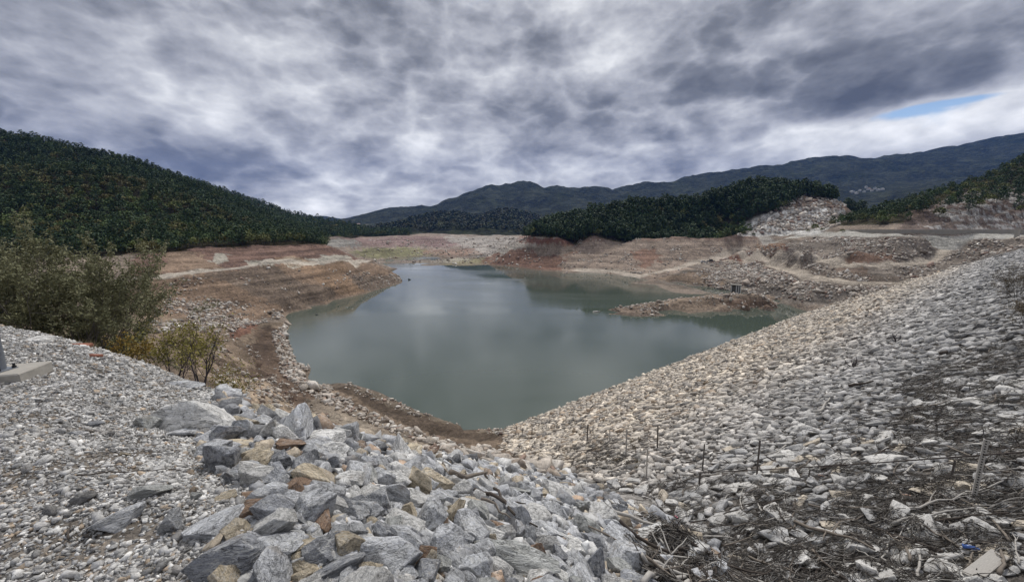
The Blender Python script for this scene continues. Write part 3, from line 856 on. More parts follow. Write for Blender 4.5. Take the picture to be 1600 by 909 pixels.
ccol = t.ramp(dens, [(0.20, (0.054, 0.057, 0.064)), (0.36, (0.114, 0.119, 0.133)), (0.48, (0.210, 0.216, 0.236)), (0.58, (0.308, 0.314, 0.332)), (0.70, (0.44, 0.445, 0.455)), (0.86, (0.62, 0.62, 0.62))])
# the overcast is brighter overhead
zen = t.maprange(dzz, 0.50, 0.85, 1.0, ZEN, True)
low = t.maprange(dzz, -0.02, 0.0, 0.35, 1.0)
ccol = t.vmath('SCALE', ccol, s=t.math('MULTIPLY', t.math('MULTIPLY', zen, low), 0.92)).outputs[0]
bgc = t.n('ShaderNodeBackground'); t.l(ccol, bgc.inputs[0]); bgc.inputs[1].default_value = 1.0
bgs = t.n('ShaderNodeBackground'); t.l(sky.outputs[0], bgs.inputs[0]); bgs.inputs[1].default_value = 0.05
gap = t.math('ADD', t.math('MULTIPLY', t.math('SUBTRACT', nB, 0.5), 3.6), blob(1412, 175, 0.14, 0.54, 8.0))
gap = t.math('ADD', gap, blob(1510, 155, 0.08, 0.46, 9.0))
gapf = t.maprange(gap, 0.42, 0.85, 0.0, 0.92, True)
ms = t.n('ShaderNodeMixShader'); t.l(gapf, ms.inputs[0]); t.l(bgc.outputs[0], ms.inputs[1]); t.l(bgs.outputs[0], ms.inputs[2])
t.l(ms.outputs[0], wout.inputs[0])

sl = bpy.data.lights.new('sun', 'SUN'); sl.energy = 1.5; sl.angle = R(10); sl.color = (1.0, 0.96, 0.9)
so = bpy.data.objects.new('sun', sl); COL.objects.link(so)
sd = Vector((math.sin(SUN_AZ) * math.cos(SUN_EL), math.cos(SUN_AZ) * math.cos(SUN_EL), math.sin(SUN_EL)))
so.rotation_euler = sd.to_track_quat('Z', 'Y').to_euler()

# ------------------------------------------------------------------ air
bm = bmesh.new(); bmesh.ops.create_cube(bm, size=1.0)
me = bpy.data.meshes.new('haze'); bm.to_mesh(me); bm.free()
hz = obj('haze', me)
zlo = float(GZ.min()) - 1.0; zhi = float(GZ.max()) + 15
hz.scale = (10800, 10800, zhi - zlo); hz.location = (0, 0, (zhi + zlo) / 2)
hm = bpy.data.materials.new('air'); hm.use_nodes = True; ht = hm.node_tree; ht.nodes.clear()
ho = ht.nodes.new('ShaderNodeOutputMaterial'); pv = ht.nodes.new('ShaderNodeVolumePrincipled')
pv.inputs['Color'].default_value = (0.12, 0.33, 1.0, 1); pv.inputs['Density'].default_value = HAZE_D; pv.inputs['Anisotropy'].default_value = 0.1
ht.links.new(pv.outputs[0], ho.inputs['Volume']); me.materials.append(hm)
tag(hz, 'thin bluish air over the whole valley', None, None, 'stuff')

# ------------------------------------------------------------------ camera and render settings
cam = bpy.data.cameras.new('camera'); cam.sensor_width = 36; cam.lens = 36 * F / 1600; cam.clip_start = 0.1; cam.clip_end = 30000
co = bpy.data.objects.new('camera', cam); COL.objects.link(co)
co.location = EYE; co.rotation_euler = (R(90) - PITCH, 0, 0); SC.camera = co
SC.view_settings.view_transform = 'Standard'; SC.view_settings.look = 'None'; SC.view_settings.gamma = 1.0; SC.view_settings.use_curve_mapping = False
SC.view_settings.exposure = EXPO
SC.cycles.use_denoising = True
SC.cycles.max_bounces = 5; SC.cycles.diffuse_bounces = 3; SC.cycles.glossy_bounces = 3; SC.cycles.transmission_bounces = 3; SC.cycles.volume_bounces = 0
SC.cycles.transparent_max_bounces = 8; SC.cycles.sample_clamp_indirect = 6
SC.render.film_transparent = False
# ------------------------------------------------------------------ stones


def chopped(seed, cuts=9, dims=(1, 1, 1), lo=0.55, hi=0.85):
    """an angular block: a cube cut back by random planes; returns unit sized verts and triangles"""
    rs = np.random.default_rng(seed)
    bm = bmesh.new(); bmesh.ops.create_cube(bm, size=2.0)
    for k in range(cuts):
        n = rs.normal(size=3); n /= np.linalg.norm(n)
        d = rs.uniform(lo, hi) * (0.75 + 0.35 * np.abs(n).max())
        geom = bm.verts[:] + bm.edges[:] + bm.faces[:]
        bmesh.ops.bisect_plane(bm, geom=geom, plane_co=Vector(n * d), plane_no=Vector(n), clear_outer=True)
        es = [e for e in bm.edges if len(e.link_faces) == 1]
        if es:
            bmesh.ops.edgeloop_fill(bm, edges=es)
    bmesh.ops.remove_doubles(bm, verts=bm.verts[:], dist=0.03)
    bmesh.ops.triangulate(bm, faces=bm.faces[:])
    bmesh.ops.recalc_face_normals(bm, faces=bm.faces[:])
    V = np.array([v.co for v in bm.verts]); T = np.array([[v.index for v in f.verts] for f in bm.faces])
    bm.verts.index_update()
    T = np.array([[v.index for v in f.verts] for f in bm.faces])
    bm.free()
    V = V - (V.max(0) + V.min(0)) / 2; V = V / (V.max(0) - V.min(0)) * np.array(dims)
    return V, T


def detailed(seed, cuts=11, dims=(1, 1, 1), sub=2, rough=0.018, lo=0.55, hi=0.88, bev=0.035):
    """the same with worn edges and a broken surface, for stones seen close"""
    V, T = chopped(seed, cuts, dims, lo, hi)
    bm = bmesh.new(); vs = [bm.verts.new(v) for v in V]
    for t_ in T: bm.faces.new([vs[i] for i in t_])
    bmesh.ops.dissolve_limit(bm, angle_limit=0.12, verts=bm.verts[:], edges=bm.edges[:])
    bmesh.ops.bevel(bm, geom=bm.edges[:], offset=bev * min(dims), segments=1, affect='EDGES', clamp_overlap=True)
    bmesh.ops.triangulate(bm, faces=bm.faces[:])
    for _ in range(sub + 2):
        L = [e for e in bm.edges if e.calc_length() > 0.30 / (sub + 0.6)]
        if L: bmesh.ops.subdivide_edges(bm, edges=L, cuts=1)
        bmesh.ops.triangulate(bm, faces=bm.faces[:])
    bm.normal_update(); bm.verts.index_update()
    C = np.array([v.co for v in bm.verts]); Nn = np.array([v.normal for v in bm.verts])
    o = seed * 3.7
    d = fbm(C[:, 0] * 4 + o, C[:, 1] * 4 + C[:, 2] * 3.1, seed, 4) + 0.8 * fbm(C[:, 2] * 11 + o, C[:, 0] * 2.4 + C[:, 1] * 2, seed + 5, 3)
    C = C + Nn * (rough * d)[:, None]
    for v, c in zip(bm.verts, C): v.co = c
    T = np.array([[v.index for v in f.verts] for f in bm.faces]); bm.free()
    return C, T


def rotz(a):
    c, s = np.cos(a), np.sin(a); z = np.zeros_like(a); o = np.ones_like(a)
    return np.stack([np.stack([c, -s, z], -1), np.stack([s, c, z], -1), np.stack([z, z, o], -1)], -2)


def align(n):
    """rotations that take +Z to the normals n"""
    n = np.asarray(n, float)
    ref = np.zeros_like(n); ref[:, 1] = 1
    x = np.cross(ref, n); x /= np.linalg.norm(x, axis=1, keepdims=True)
    y = np.cross(n, x)
    return np.stack([x, y, n], -1)


def rand_tilt(n, amt, rs):
    m = n + rs.normal(size=n.shape) * amt
    return m / np.linalg.norm(m, axis=1, keepdims=True)


def merged(name, protos, pos, rot, scl, tints, mat, smooth_=False):
    Vs, Ts, Cs, off = [], [], [], 0
    pick = rng.integers(0, len(protos), len(pos))
    for k, (V, T) in enumerate(protos):
        i = np.nonzero(pick == k)[0]
        if not len(i): continue
        W_ = np.einsum('nij,nvj->nvi', rot[i], V[None] * scl[i][:, None, :]) + pos[i][:, None, :]
        Vs.append(W_.reshape(-1, 3)); n = len(V)
        Ts.append((T[None] + (np.arange(len(i)) * n)[:, None, None] + off).reshape(-1, 3)); off += n * len(i)
        Cs.append(np.repeat(tints[i], n, 0))
    return raw_mesh(name, np.vstack(Vs), np.vstack(Ts), mat, np.vstack(Cs), smooth_)


def mat_stone(name, single, base=(0.3, 0.31, 0.33), dark=0.5, vein=0.5, bump=0.9, bd=0.035, scale=1.0):
    t = NT(name)
    if single:
        tc = t.n('ShaderNodeTexCoord').outputs['Object']; oi = t.n('ShaderNodeObjectInfo')
        pos = t.vmath('ADD', tc, t.vmath('SCALE', (1, 1, 1), s=t.math('MULTIPLY', oi.outputs['Random'], 40.0)).outputs[0]).outputs[0]
        col = t.n('ShaderNodeRGB').outputs[0]; col.default_value = (*base, 1)
        k = t.maprange(oi.outputs['Random'], 0, 1, 0.8, 1.2)
        col = t.vmath('SCALE', col, s=k).outputs[0]
    else:
        pos = t.n('ShaderNodeNewGeometry').outputs['Position']
        at = t.n('ShaderNodeVertexColor'); at.layer_name = 'tint'; col = at.outputs[0]
    ps = t.vmath('SCALE', pos, s=scale).outputs[0]
    st = t.vmath('MULTIPLY', ps, (1.0, 1.35, 2.1)).outputs[0]
    band = t.noise(st, 2.6, 6, 0.62, 1.2)
    fine = t.noise(ps, 14.0, 6, 0.68)
    blot = t.noise(ps, 1.6, 4, 0.6)
    speck = t.noise(ps, 46.0, 3, 0.7)
    f = t.math('ADD', t.math('MULTIPLY', band, 0.62), t.math('ADD', t.math('MULTIPLY', fine, 0.40), t.math('MULTIPLY', speck, 0.30)))
    f = t.math('ADD', f, t.math('MULTIPLY', t.math('SUBTRACT', blot, 0.5), 0.28))
    f = t.maprange(f, 0.50, 0.82, dark, 1.55)
    c = t.vmath('SCALE', col, s=f).outputs[0]
    ridge = t.math('ABSOLUTE', t.math('SUBTRACT', t.noise(st, 1.5, 7, 0.62, 0.8), 0.5))
    vm = t.math('MULTIPLY', t.maprange(ridge, 0.0, 0.030, 1.0, 0.0), t.maprange(blot, 0.40, 0.58, 0.0, vein))
    c = t.mix(vm, c, (0.60, 0.60, 0.58))
    ridge2 = t.math('ABSOLUTE', t.math('SUBTRACT', t.noise(t.vmath('ADD', st, (3, 8, 1)).outputs[0], 3.6, 6, 0.6, 1.0), 0.5))
    c = t.mix(t.math('MULTIPLY', t.maprange(ridge2, 0.0, 0.022, 1.0, 0.0), vein * 0.55), c, (0.58, 0.58, 0.57))
    rust = t.maprange(t.noise(t.vmath('ADD', ps, (9, 4, 2)).outputs[0], 1.3, 5, 0.65), 0.58, 0.72, 0.0, 0.5)
    c = t.mix(rust, c, (0.25, 0.20, 0.145))
    crack = t.math('ABSOLUTE', t.math('SUBTRACT', t.noise(t.vmath('ADD', st, (1, 5, 7)).outputs[0], 2.1, 5, 0.6, 0.4), 0.5))
    ck = t.maprange(crack, 0.0, 0.012, 1.0, 0.0)
    c = t.mix(t.math('MULTIPLY', ck, 0.55), c, (0.06, 0.06, 0.06))
    h = t.math('MULTIPLY_ADD', band, 1.3, t.math('MULTIPLY_ADD', speck, 0.35, fine))
    h = t.math('SUBTRACT', h, t.math('MULTIPLY', ck, 0.6))
    t.principled(c, 0.82, t.bump(h, bump, bd), 0.25)
    return t.m


M_ROCK = {k: mat_stone('rock_' + k, True, c, d, v) for k, c, d, v in (
    ('blue_grey', (0.50, 0.508, 0.522), 0.34, 1.0), ('slate', (0.27, 0.278, 0.298), 0.38, 1.0), ('pale', (0.60, 0.59, 0.565), 0.5, 0.6),
    ('ochre', (0.50, 0.425, 0.31), 0.5, 0.5), ('rust', (0.30, 0.20, 0.135), 0.5, 0.4), ('greenish', (0.40, 0.405, 0.385), 0.5, 0.6))}
M_STONES = mat_stone('loose_stone', False, dark=0.55, vein=0.35, bump=0.5, bd=0.02, scale=1.6)
M_STONESF = mat_stone('bank_stone', False, dark=0.7, vein=0.0, bump=0.4, bd=0.05, scale=0.5)

LOW = [chopped(100 + k, 5) for k in range(12)]
FLAT = [chopped(200 + k, 5, lo=0.5, hi=0.85) for k in range(16)]
MED = [detailed(300 + k, 9, sub=0, rough=0.02) for k in range(10)]


def pal(n, table, rs):
    """n colours drawn from (weight, colour) rows with some spread"""
    wts = np.array([r[0] for r in table], float); wts /= wts.sum()
    c = np.array([r[1] for r in table])[rs.choice(len(table), n, p=wts)]
    return np.clip(c * rs.uniform(0.6, 1.3, (n, 1)), 0.02, 0.74)


PAL_DAM = [(5, (0.46, 0.435, 0.395)), (3, (0.35, 0.335, 0.315)), (2.5, (0.55, 0.515, 0.455)), (1.4, (0.28, 0.23, 0.18)), (2, (0.19, 0.185, 0.18))]
PAL_HEAP = [(5, (0.36, 0.365, 0.375)), (2.5, (0.17, 0.172, 0.178)), (2.5, (0.50, 0.495, 0.48)), (1, (0.40, 0.34, 0.26)), (0.5, (0.30, 0.22, 0.16))]
PAL_GRAV = [(4, (0.46, 0.45, 0.43)), (3.4, (0.34, 0.334, 0.325)), (2.6, (0.20, 0.194, 0.186)), (1, (0.30, 0.24, 0.18)), (1, (0.56, 0.55, 0.53))]
PAL_BANK = [(4, (0.36, 0.32, 0.275)), (2, (0.43, 0.40, 0.36)), (2, (0.27, 0.225, 0.185)), (1, (0.24, 0.17, 0.135))]

# --- riprap of the dam: scattered densely, near ones better formed -----------------------


def scatter_px(n, px0, px1, py0, py1, rs):
    """candidate ground points seen evenly from above the valley: drawn in azimuth and log range"""
    return rs.uniform(px0, px1, n), rs.uniform(py0, py1, n)


rs = np.random.default_rng(11)


def dam_points(r0, r1, n):
    """uniform in area on the dam face between two distances"""
    out = np.zeros((0, 2))
    while len(out) < n:
        a = rs.uniform(R(-8), R(68), n * 3); r = np.sqrt(rs.uniform(r0 * r0, r1 * r1, n * 3))
        x, y = np.sin(a) * r, np.cos(a) * r
        m = lookup(M_DAM, x, y)
        P = np.stack([x, y, height(x, y)], -1); px, py, dp = project(P)
        m &= (px > -80) & (px < 1700) & (py < 1000) & (P[:, 2] > -0.6)
        out = np.vstack([out, np.stack([x[m], y[m]], -1)])
        if m.sum() < 5: break
    return out[:n]


def thin(P, d, rs_):
    """drop points closer than d to a kept one (grid hash)"""
    keep, cell = [], {}
    for i, (x, y) in enumerate(P):
        k = (int(x // d), int(y // d)); okk = True
        for a in (-1, 0, 1):
            for b in (-1, 0, 1):
                for j in cell.get((k[0] + a, k[1] + b), ()):
                    if (P[j, 0] - x) ** 2 + (P[j, 1] - y) ** 2 < d * d: okk = False; break
                if not okk: break
            if not okk: break
        if okk:
            cell.setdefault(k, []).append(i); keep.append(i)
    return P[keep]


def lay(xy, size, flat, tiltamt, sink, rs_):
    n = len(xy); nn = normal(xy[:, 0], xy[:, 1])
    rot = align(rand_tilt(nn, tiltamt, rs_)) @ rotz(rs_.uniform(0, 6.28, n))
    s = size[:, None] * np.stack([np.ones(n) * 1.1, rs_.uniform(0.5, 0.9, n), rs_.uniform(*flat, n)], -1)
    z = height(xy[:, 0], xy[:, 1])
    pos = np.stack([xy[:, 0], xy[:, 1], z], -1) + nn * (s[:, 2] * (0.5 - sink))[:, None]
    return pos, rot, s


near = thin(dam_points(5, 36, 32000), 0.195, rs)
mid_ = thin(dam_points(34, 75, 50000), 0.295, rs)
farp = thin(dam_points(73, 210, 70000), 0.45, rs)
# nearest stones are objects of their own; choose those that show largest
pp = np.stack([near[:, 0], near[:, 1], height(near[:, 0], near[:, 1])], -1); nsz = np.minimum(np.exp(rs.normal(math.log(0.30), 0.46, len(near))), 0.66)
ppx, ppy, pdp = project(pp)
vis = (ppx > -20) & (ppx < 1620) & (ppy < 930)
rank = np.argsort(-(nsz / pdp) * vis)
own = rank[:290]; rest = rank[290:]
pos, rot, scl = lay(near, nsz, (0.28, 0.5), 0.17, 0.22, rs)
col = pal(len(near), PAL_DAM, rs)
# parts of the riprap near the right edge are greyer
gx = smooth(1000, 1500, ppx)[:, None]
col = col * (1 - gx) + (col.mean(1, keepdims=True) * np.array([0.88, 0.90, 0.92])) * gx


def cat_xyz(*a): return tuple(np.concatenate(x) for x in zip(*a))


pm, rm, sm = lay(mid_, np.minimum(np.exp(rs.normal(math.log(0.39), 0.44, len(mid_))), 0.85), (0.28, 0.55), 0.2, 0.2, rs)
pf, rf, sf = lay(farp, np.minimum(np.exp(rs.normal(math.log(0.52), 0.40, len(farp))), 1.0), (0.3, 0.55), 0.22, 0.18, rs)
NEARST = [(pos[i], scl[i]) for i in range(len(near))]
P, Rr, Sc_ = cat_xyz((pos[rest], rot[rest], scl[rest]), (pm, rm, sm), (pf, rf, sf))
wm = np.array([1.13, 1.05, 0.95])
def tone(pp_, c):
    # stones low on the face are bleached and tan, those near the crest grey
    s_ = pp_[:, 0] * DN[0] + pp_[:, 1] * DN[1]
    g_ = smooth(-20, -2, s_)[:, None]
    d_ = 1 - 0.28 * smooth(-9, 3, s_)[:, None]
    return (c * wm * (1 - g_) + c.mean(1, keepdims=True) * np.array([0.90, 0.88, 0.855]) * g_) * d_


colr = np.vstack([tone(pos[rest], col[rest]), tone(pm, pal(len(mid_), PAL_DAM, rs)), tone(pf, pal(len(farp), PAL_DAM, rs))])
tag(obj('riprap', merged('riprap', FLAT, P, Rr, Sc_, colr, M_STONES)), 'dense pale grey and tan stones covering the sloping dam face', None, None, 'stuff')

FLATM = [raw_mesh('riprap_stone', *detailed(400 + k, 9, sub=0, rough=0.022)) for k in range(10)]
M_RIP = {k: mat_stone('riprap_' + k, True, c, 0.55, v, 0.5, 0.012, 2.0) for k, c, v in (('pale', (0.43, 0.418, 0.395), 0.4), ('grey', (0.29, 0.286, 0.28), 0.6), ('tan', (0.40, 0.35, 0.28), 0.3))}
RIPL = {'pale': 'pale grey flat stone laid in the dam face among driftwood twigs', 'grey': 'mid grey flat stone laid in the dam face among driftwood twigs', 'tan': 'tan coloured flat stone laid in the dam face among driftwood twigs'}


def place(name, meshes, mat, pos, rot, scl, label, cat, group):
    me = meshes[int(rng.integers(0, len(meshes)))]
    o = bpy.data.objects.new(name, me); COL.objects.link(o)
    if not me.materials: me.materials.append(mat)
    o.material_slots[0].link = 'OBJECT'; o.material_slots[0].material = mat
    M = Matrix(np.vstack([np.hstack([rot * scl[None, :], pos[:, None]]), [0, 0, 0, 1]]).tolist())
    o.matrix_world = M
    return tag(o, label, cat, group)


for i in own:
    k = rng.choice(['pale', 'grey', 'tan'], p=[0.5, 0.38, 0.12])
    place('riprap_stone', FLATM, M_RIP[k], pos[i], rot[i], scl[i] * 1.05, RIPL[k], 'stone', 'stones of the dam face')

# --- the heap of blasted rock in the foreground -----------------------------------------
BIG = [raw_mesh('rock', *detailed(500 + k, 12, sub=2, rough=0.016)) for k in range(14)]
SLAB = [raw_mesh('rock', *detailed(540 + k, 11, (1, 1, 1), sub=2, rough=0.014, lo=0.62, hi=0.92)) for k in range(6)]
placed = []
STAMP = []


def rock(px, py, w, h, kind, label, yaw=0.0, flat=0.0, slab=False, depthk=0.75, tilt=0.2):
    """a rock whose middle is seen at px, py, w wide and h tall in the photo"""
    P, t_ = hit(px, py + h * 0.30)
    yy = py + h * 0.3
    while t_ > (8.5 if px < 620 else 27) and yy < 905:
        yy += 3; P, t_ = hit(px, yy)
    ca = math.cos(math.atan2(P[0], P[1]))
    if t_ > 12: w, h = w * 0.65, h * 0.65
    wid = 0.88 * w / F * t_ * ca; hei = 0.95 * h / F * t_ * (0.5 + 0.5 * ca)
    rs_ = np.random.default_rng(int(px * 7 + py))
    n = normal(np.array([P[0]]), np.array([P[1]]), 0.3)
    n = n * 0.5 + np.array([[0, 0, 0.5]]); n /= np.linalg.norm(n)
    az = math.atan2(P[0], P[1])
    rot = align(rand_tilt(n, tilt * 0.5, rs_)) @ rotz(np.array([-az + yaw]))
    se = math.sin(math.atan2(28 - P[2], math.hypot(P[0], P[1]))); ce = math.sqrt(1 - se * se)
    dep = min(wid * depthk, 0.75 * hei / se)
    s = np.array([wid * 1.1, max(dep, 0.4 * wid), max((hei - 0.55 * dep * se) / ce * 1.15, 0.22 * wid)])
    pos = P + np.array([math.sin(az), math.cos(az), 0]) * s[1] * 0.25 + n[0] * s[2] * 0.18
    placed.append((pos[0], pos[1], (s[0] + s[1]) * 0.24))
    STAMP.append((pos, s))
    return place('rock', SLAB if slab else BIG, M_ROCK[kind], pos, rot[0], s, label, 'rock', 'rocks of the foreground heap')


HEAP = [
    (372, 868, 185, 90, 'slate', 'huge dark slate blue rock with white veins at the gravel edge', 0.1),
    (345, 822, 110, 46, 'blue_grey', 'grey triangular rock resting behind the huge dark slate rock', 0.3),
    (188, 808, 108, 52, 'blue_grey', 'rounded grey rock with a white vein half buried in the gravel', 0.2),
    (272, 812, 58, 58, 'blue_grey', 'upright blue grey rock between two half buried rocks on the gravel', 0.9),
    (236, 766, 84, 36, 'greenish', 'olive brown mossy rock half sunk in the gravel', 0.1),
    (306, 775, 24, 22, 'greenish', 'small dark olive rock beside a white chip on the gravel', 0.4),
    (305, 652, 175, 84, 'pale', 'big pale slanting slab with white streaks lying over darker rocks', -0.35),
    (300, 672, 84, 32, 'blue_grey', 'oblong mottled blue grey rock tucked under the big slanting slab', -0.1),
    (232, 660, 56, 34, 'greenish', 'grey rock with brown shadowed end left of the big slanting slab', 0.2),
    (148, 662, 36, 18, 'slate', 'small dark slate rock lying alone on the pale gravel', 0.2),
    (120, 676, 38, 14, 'blue_grey', 'thin flat grey stone beside the lone dark slate rock on gravel', 0.1),
    (335, 706, 62, 36, 'blue_grey', 'curved grey rock with a rusty brown patch at the gravel edge', 0.5),
    (405, 715, 50, 44, 'ochre', 'cream and yellow rock standing at the upper edge of the heap', 0.8),
    (372, 694, 86, 28, 'ochre', 'long cream coloured rock lying below the big slanting slab', -0.1),
    (380, 738, 62, 40, 'blue_grey', 'smooth blue grey wedge rock below the cream rock', -0.4),
    (450, 695, 60, 28, 'rust', 'white rock with a bright rust orange end high on the heap', 0.1),
    (547, 678, 36, 46, 'blue_grey', 'tall pair of grey rocks standing up on the crest of the heap', 0.6),
    (510, 690, 70, 40, 'pale', 'pale grey boulder on the heap crest beside the standing rocks', 0.2),
    (545, 752, 58, 38, 'pale', 'bright white pointed rock in the upper middle of the heap', 0.3),
    (490, 800, 72, 56, 'blue_grey', 'pyramid shaped dark grey blue rock in the middle of the heap', 0.5),
    (505, 770, 74, 48, 'blue_grey', 'large grey block with one flat pale face behind the pyramid shaped rock', -0.2),
    (640, 778, 60, 36, 'pale', 'cream white rounded rock near the centre of the heap', 0.3),
    (628, 822, 74, 46, 'pale', 'white striped rock tilted over dark gaps in the middle of the heap', -0.3),
    (668, 815, 62, 56, 'blue_grey', 'banded blue grey rock leaning against the white striped rock', 0.7),
    (470, 852, 66, 42, 'ochre', 'tan split rock lying right of the huge dark slate rock', 0.4),
    (540, 858, 60, 50, 'ochre', 'ochre and grey layered rock in the lower part of the heap', -0.4),
    (610, 875, 110, 66, 'blue_grey', 'wide banded grey rock in the bottom row of the heap', 0.2),
    (520, 893, 120, 40, 'slate', 'dark veined slab cut off by the bottom edge beside the tan split rock', 0.1),
    (668, 888, 40, 52, 'ochre', 'narrow upright tan rock in the bottom row of the heap', 0.9),
    (730, 830, 66, 50, 'blue_grey', 'grooved blue grey rock right of the heap middle', -0.5),
    (800, 880, 150, 64, 'greenish', 'broad low grey green boulder at the bottom beside the driftwood', 0.1),
    (780, 830, 46, 32, 'rust', 'pinkish rust stained rock above the broad grey green boulder', 0.2),
    (870, 772, 66, 40, 'pale', 'white angular rock on the right shoulder of the heap', -0.4),
    (845, 756, 44, 32, 'blue_grey', 'grey cracked rock just behind the white angular rock on the right shoulder', 0.4),
    (940, 808, 56, 46, 'pale', 'pale grey upright rock at the right end of the heap', 0.6),
    (1050, 858, 130, 46, 'pale', 'long pale slab with an orange end lying at the edge of the dam face', -0.25),
    (975, 885, 60, 54, 'blue_grey', 'grey pointed rock below the long pale slab', 0.7),
    (930, 890, 44, 60, 'slate', 'steep dark grey rock beside the silver driftwood planks', 1.0),
    (768, 728, 34, 26, 'ochre', 'beige rock on the far lower rim of the heap, left of the dark hollow', 0.2),
    (860, 730, 26, 20, 'ochre', 'light brown rock alone at the foot of the dam stones', 0.4),
    (800, 722, 30, 22, 'rust', 'brownish rock at the dark hollow below the heap', 0.1),
    (680, 776, 12, 16, 'rust', 'small bright orange stone lodged among grey rocks', 0.3),
    (400, 772, 48, 16, 'rust', 'flat orange brown stone at the gravel edge below the cream rock', 0.1),
    (350, 778, 46, 18, 'ochre', 'pale yellow flat stone bedded in the gravel edge', 0.1),
    (195, 709, 22, 10, 'ochre', 'little pale yellow stone alone on the grey gravel', 0.1),
    (580, 800, 46, 34, 'blue_grey', 'rounded grey rock left of the white striped rock', 0.2),
    (700, 800, 30, 26, 'ochre', 'tan angular rock wedged right of the cream white rounded rock', 0.3),
    (815, 800, 50, 30, 'pale', 'light grey rock beside the fallen dark branches', 0.3),
    (412, 846, 40, 30, 'blue_grey', 'grey rock just above the huge dark slate rock', 0.3),
    (440, 640, 40, 26, 'pale', 'white capped rock at the upper left rim of the heap', 0.2),
    (350, 612, 60, 22, 'blue_grey', 'bluish flat rock on the pad rim below the bare bush', 0.1),
    (290, 600, 64, 20, 'blue_grey', 'grey flat rock on the pad rim left of the bare bush', 0.1),
    (60, 527, 60, 14, 'pale', 'weathered whitish flat rock on the pad rim beneath the large olive bush', 0.1),
]
for r_ in HEAP:
    px, py, w_, h_, kd, lb = r_[:6]
    big_slab = lb.startswith(('big pale slanting', 'long pale slab', 'dark veined slab', 'huge dark'))
    rock(px, py, w_, h_, kd, lb, r_[6], slab=big_slab, depthk=0.6 if big_slab else 0.8)

# fill: the rest of the countable rocks
heap_poly = [(300, 700), (345, 612), (420, 655), (545, 680), (640, 700), (740, 718), (870, 735), (960, 775), (1020, 810), (1120, 860), (1180, 909), (1180, 990), (290, 990), (330, 860), (420, 780), (330, 740)]
rs = np.random.default_rng(23)
cand = []
for _ in range(9000):
    t_ = np.exp(rs.uniform(np.log(1.9), np.log(26)))
    px, py = rs.uniform(280, 1180), 0
    a = math.atan((px - 800) / 600); x, y = math.sin(a) * t_, math.cos(a) * t_
    z = float(height(x, y)); qx_, qy_, dp = project(np.array([x, y, z]))
    if not inpoly(qx_, qy_, heap_poly): continue
    cand.append((x, y, z, qx_, qy_, dp))
KINDL = {'blue_grey': 'blue grey angular rock with faint white veins in the foreground heap', 'slate': 'dark slate grey rock wedged in the foreground heap', 'pale': 'pale whitish grey rock in the foreground heap',
         'ochre': 'tan and ochre rock in the foreground heap', 'rust': 'rust brown rock in the foreground heap', 'greenish': 'dull greenish grey rock in the foreground heap'}
fillers = []
for x, y, z, qx_, qy_, dp in cand:
    s = np.exp(rs.normal(math.log(0.245), 0.38)) * (0.85 + 0.025 * dp)
    s = min(s, 0.40 + 0.012 * dp)
    if all((x - a) ** 2 + (y - b) ** 2 > (0.56 * (s * 0.5 + c)) ** 2 for a, b, c in placed):
        placed.append((x, y, s * 0.5)); fillers.append((x, y, z, s, dp))
fillers.sort(key=lambda f_: -f_[3] / f_[4])
n_own = 300 - len(HEAP)
for k, (x, y, z, s, dp) in enumerate(fillers[:n_own]):
    n = normal(np.array([x]), np.array([y]), 0.3)
    rot = align(rand_tilt(n, 0.35, rs)) @ rotz(rs.uniform(0, 6.28, 1))
    sc = s * np.array([1.15, rs.uniform(0.65, 1.0), rs.uniform(0.5, 0.85)])
    kd = rs.choice(['blue_grey', 'slate', 'pale', 'ochre', 'rust', 'greenish'], p=[.40, .12, .30, .09, .03, .06])
    STAMP.append((np.array([x, y, z + sc[2] * 0.3]), sc))
    place('rock', BIG, M_ROCK[kd], np.array([x, y, z]) + n[0] * sc[2] * rs.uniform(0.15, 0.45), rot[0], sc, KINDL[kd], 'rock', 'rocks of the foreground heap')

# small rubble between and under them
c2 = np.array([(c[0], c[1]) for c in cand]); extra = []
for _ in range(15000):
    t_ = np.exp(rs.uniform(np.log(1.8), np.log(28))); px = rs.uniform(270, 1200)
    a = math.atan((px - 800) / 600); extra.append((math.sin(a) * t_, math.cos(a) * t_))
extra = np.array(extra); ez = height(extra[:, 0], extra[:, 1])
ex, ey, ed = project(np.stack([extra[:, 0], extra[:, 1], ez], -1))
m = inpoly(ex, ey, heap_poly)
extra = extra[m]; ed = ed[m]
left_over = np.array([(f_[0], f_[1]) for f_ in fillers[n_own:]]).reshape(-1, 2); lo_s = np.array([f_[3] for f_ in fillers[n_own:]])
sz = rs.uniform(0.04, 0.13, len(extra)) * (0.6 + 0.07 * ed)
xy = np.vstack([extra, left_over]); sz = np.concatenate([sz, lo_s])
pos, rot, scl = lay(xy, sz, (0.5, 0.85), 0.4, 0.2, rs)
tag(obj('rubble', merged('rubble', MED[:5] + LOW, pos, rot, scl, pal(len(xy), PAL_HEAP, rs), M_STONES)), 'small broken blue grey rubble filling the gaps of the foreground rock heap', None, None, 'stuff')

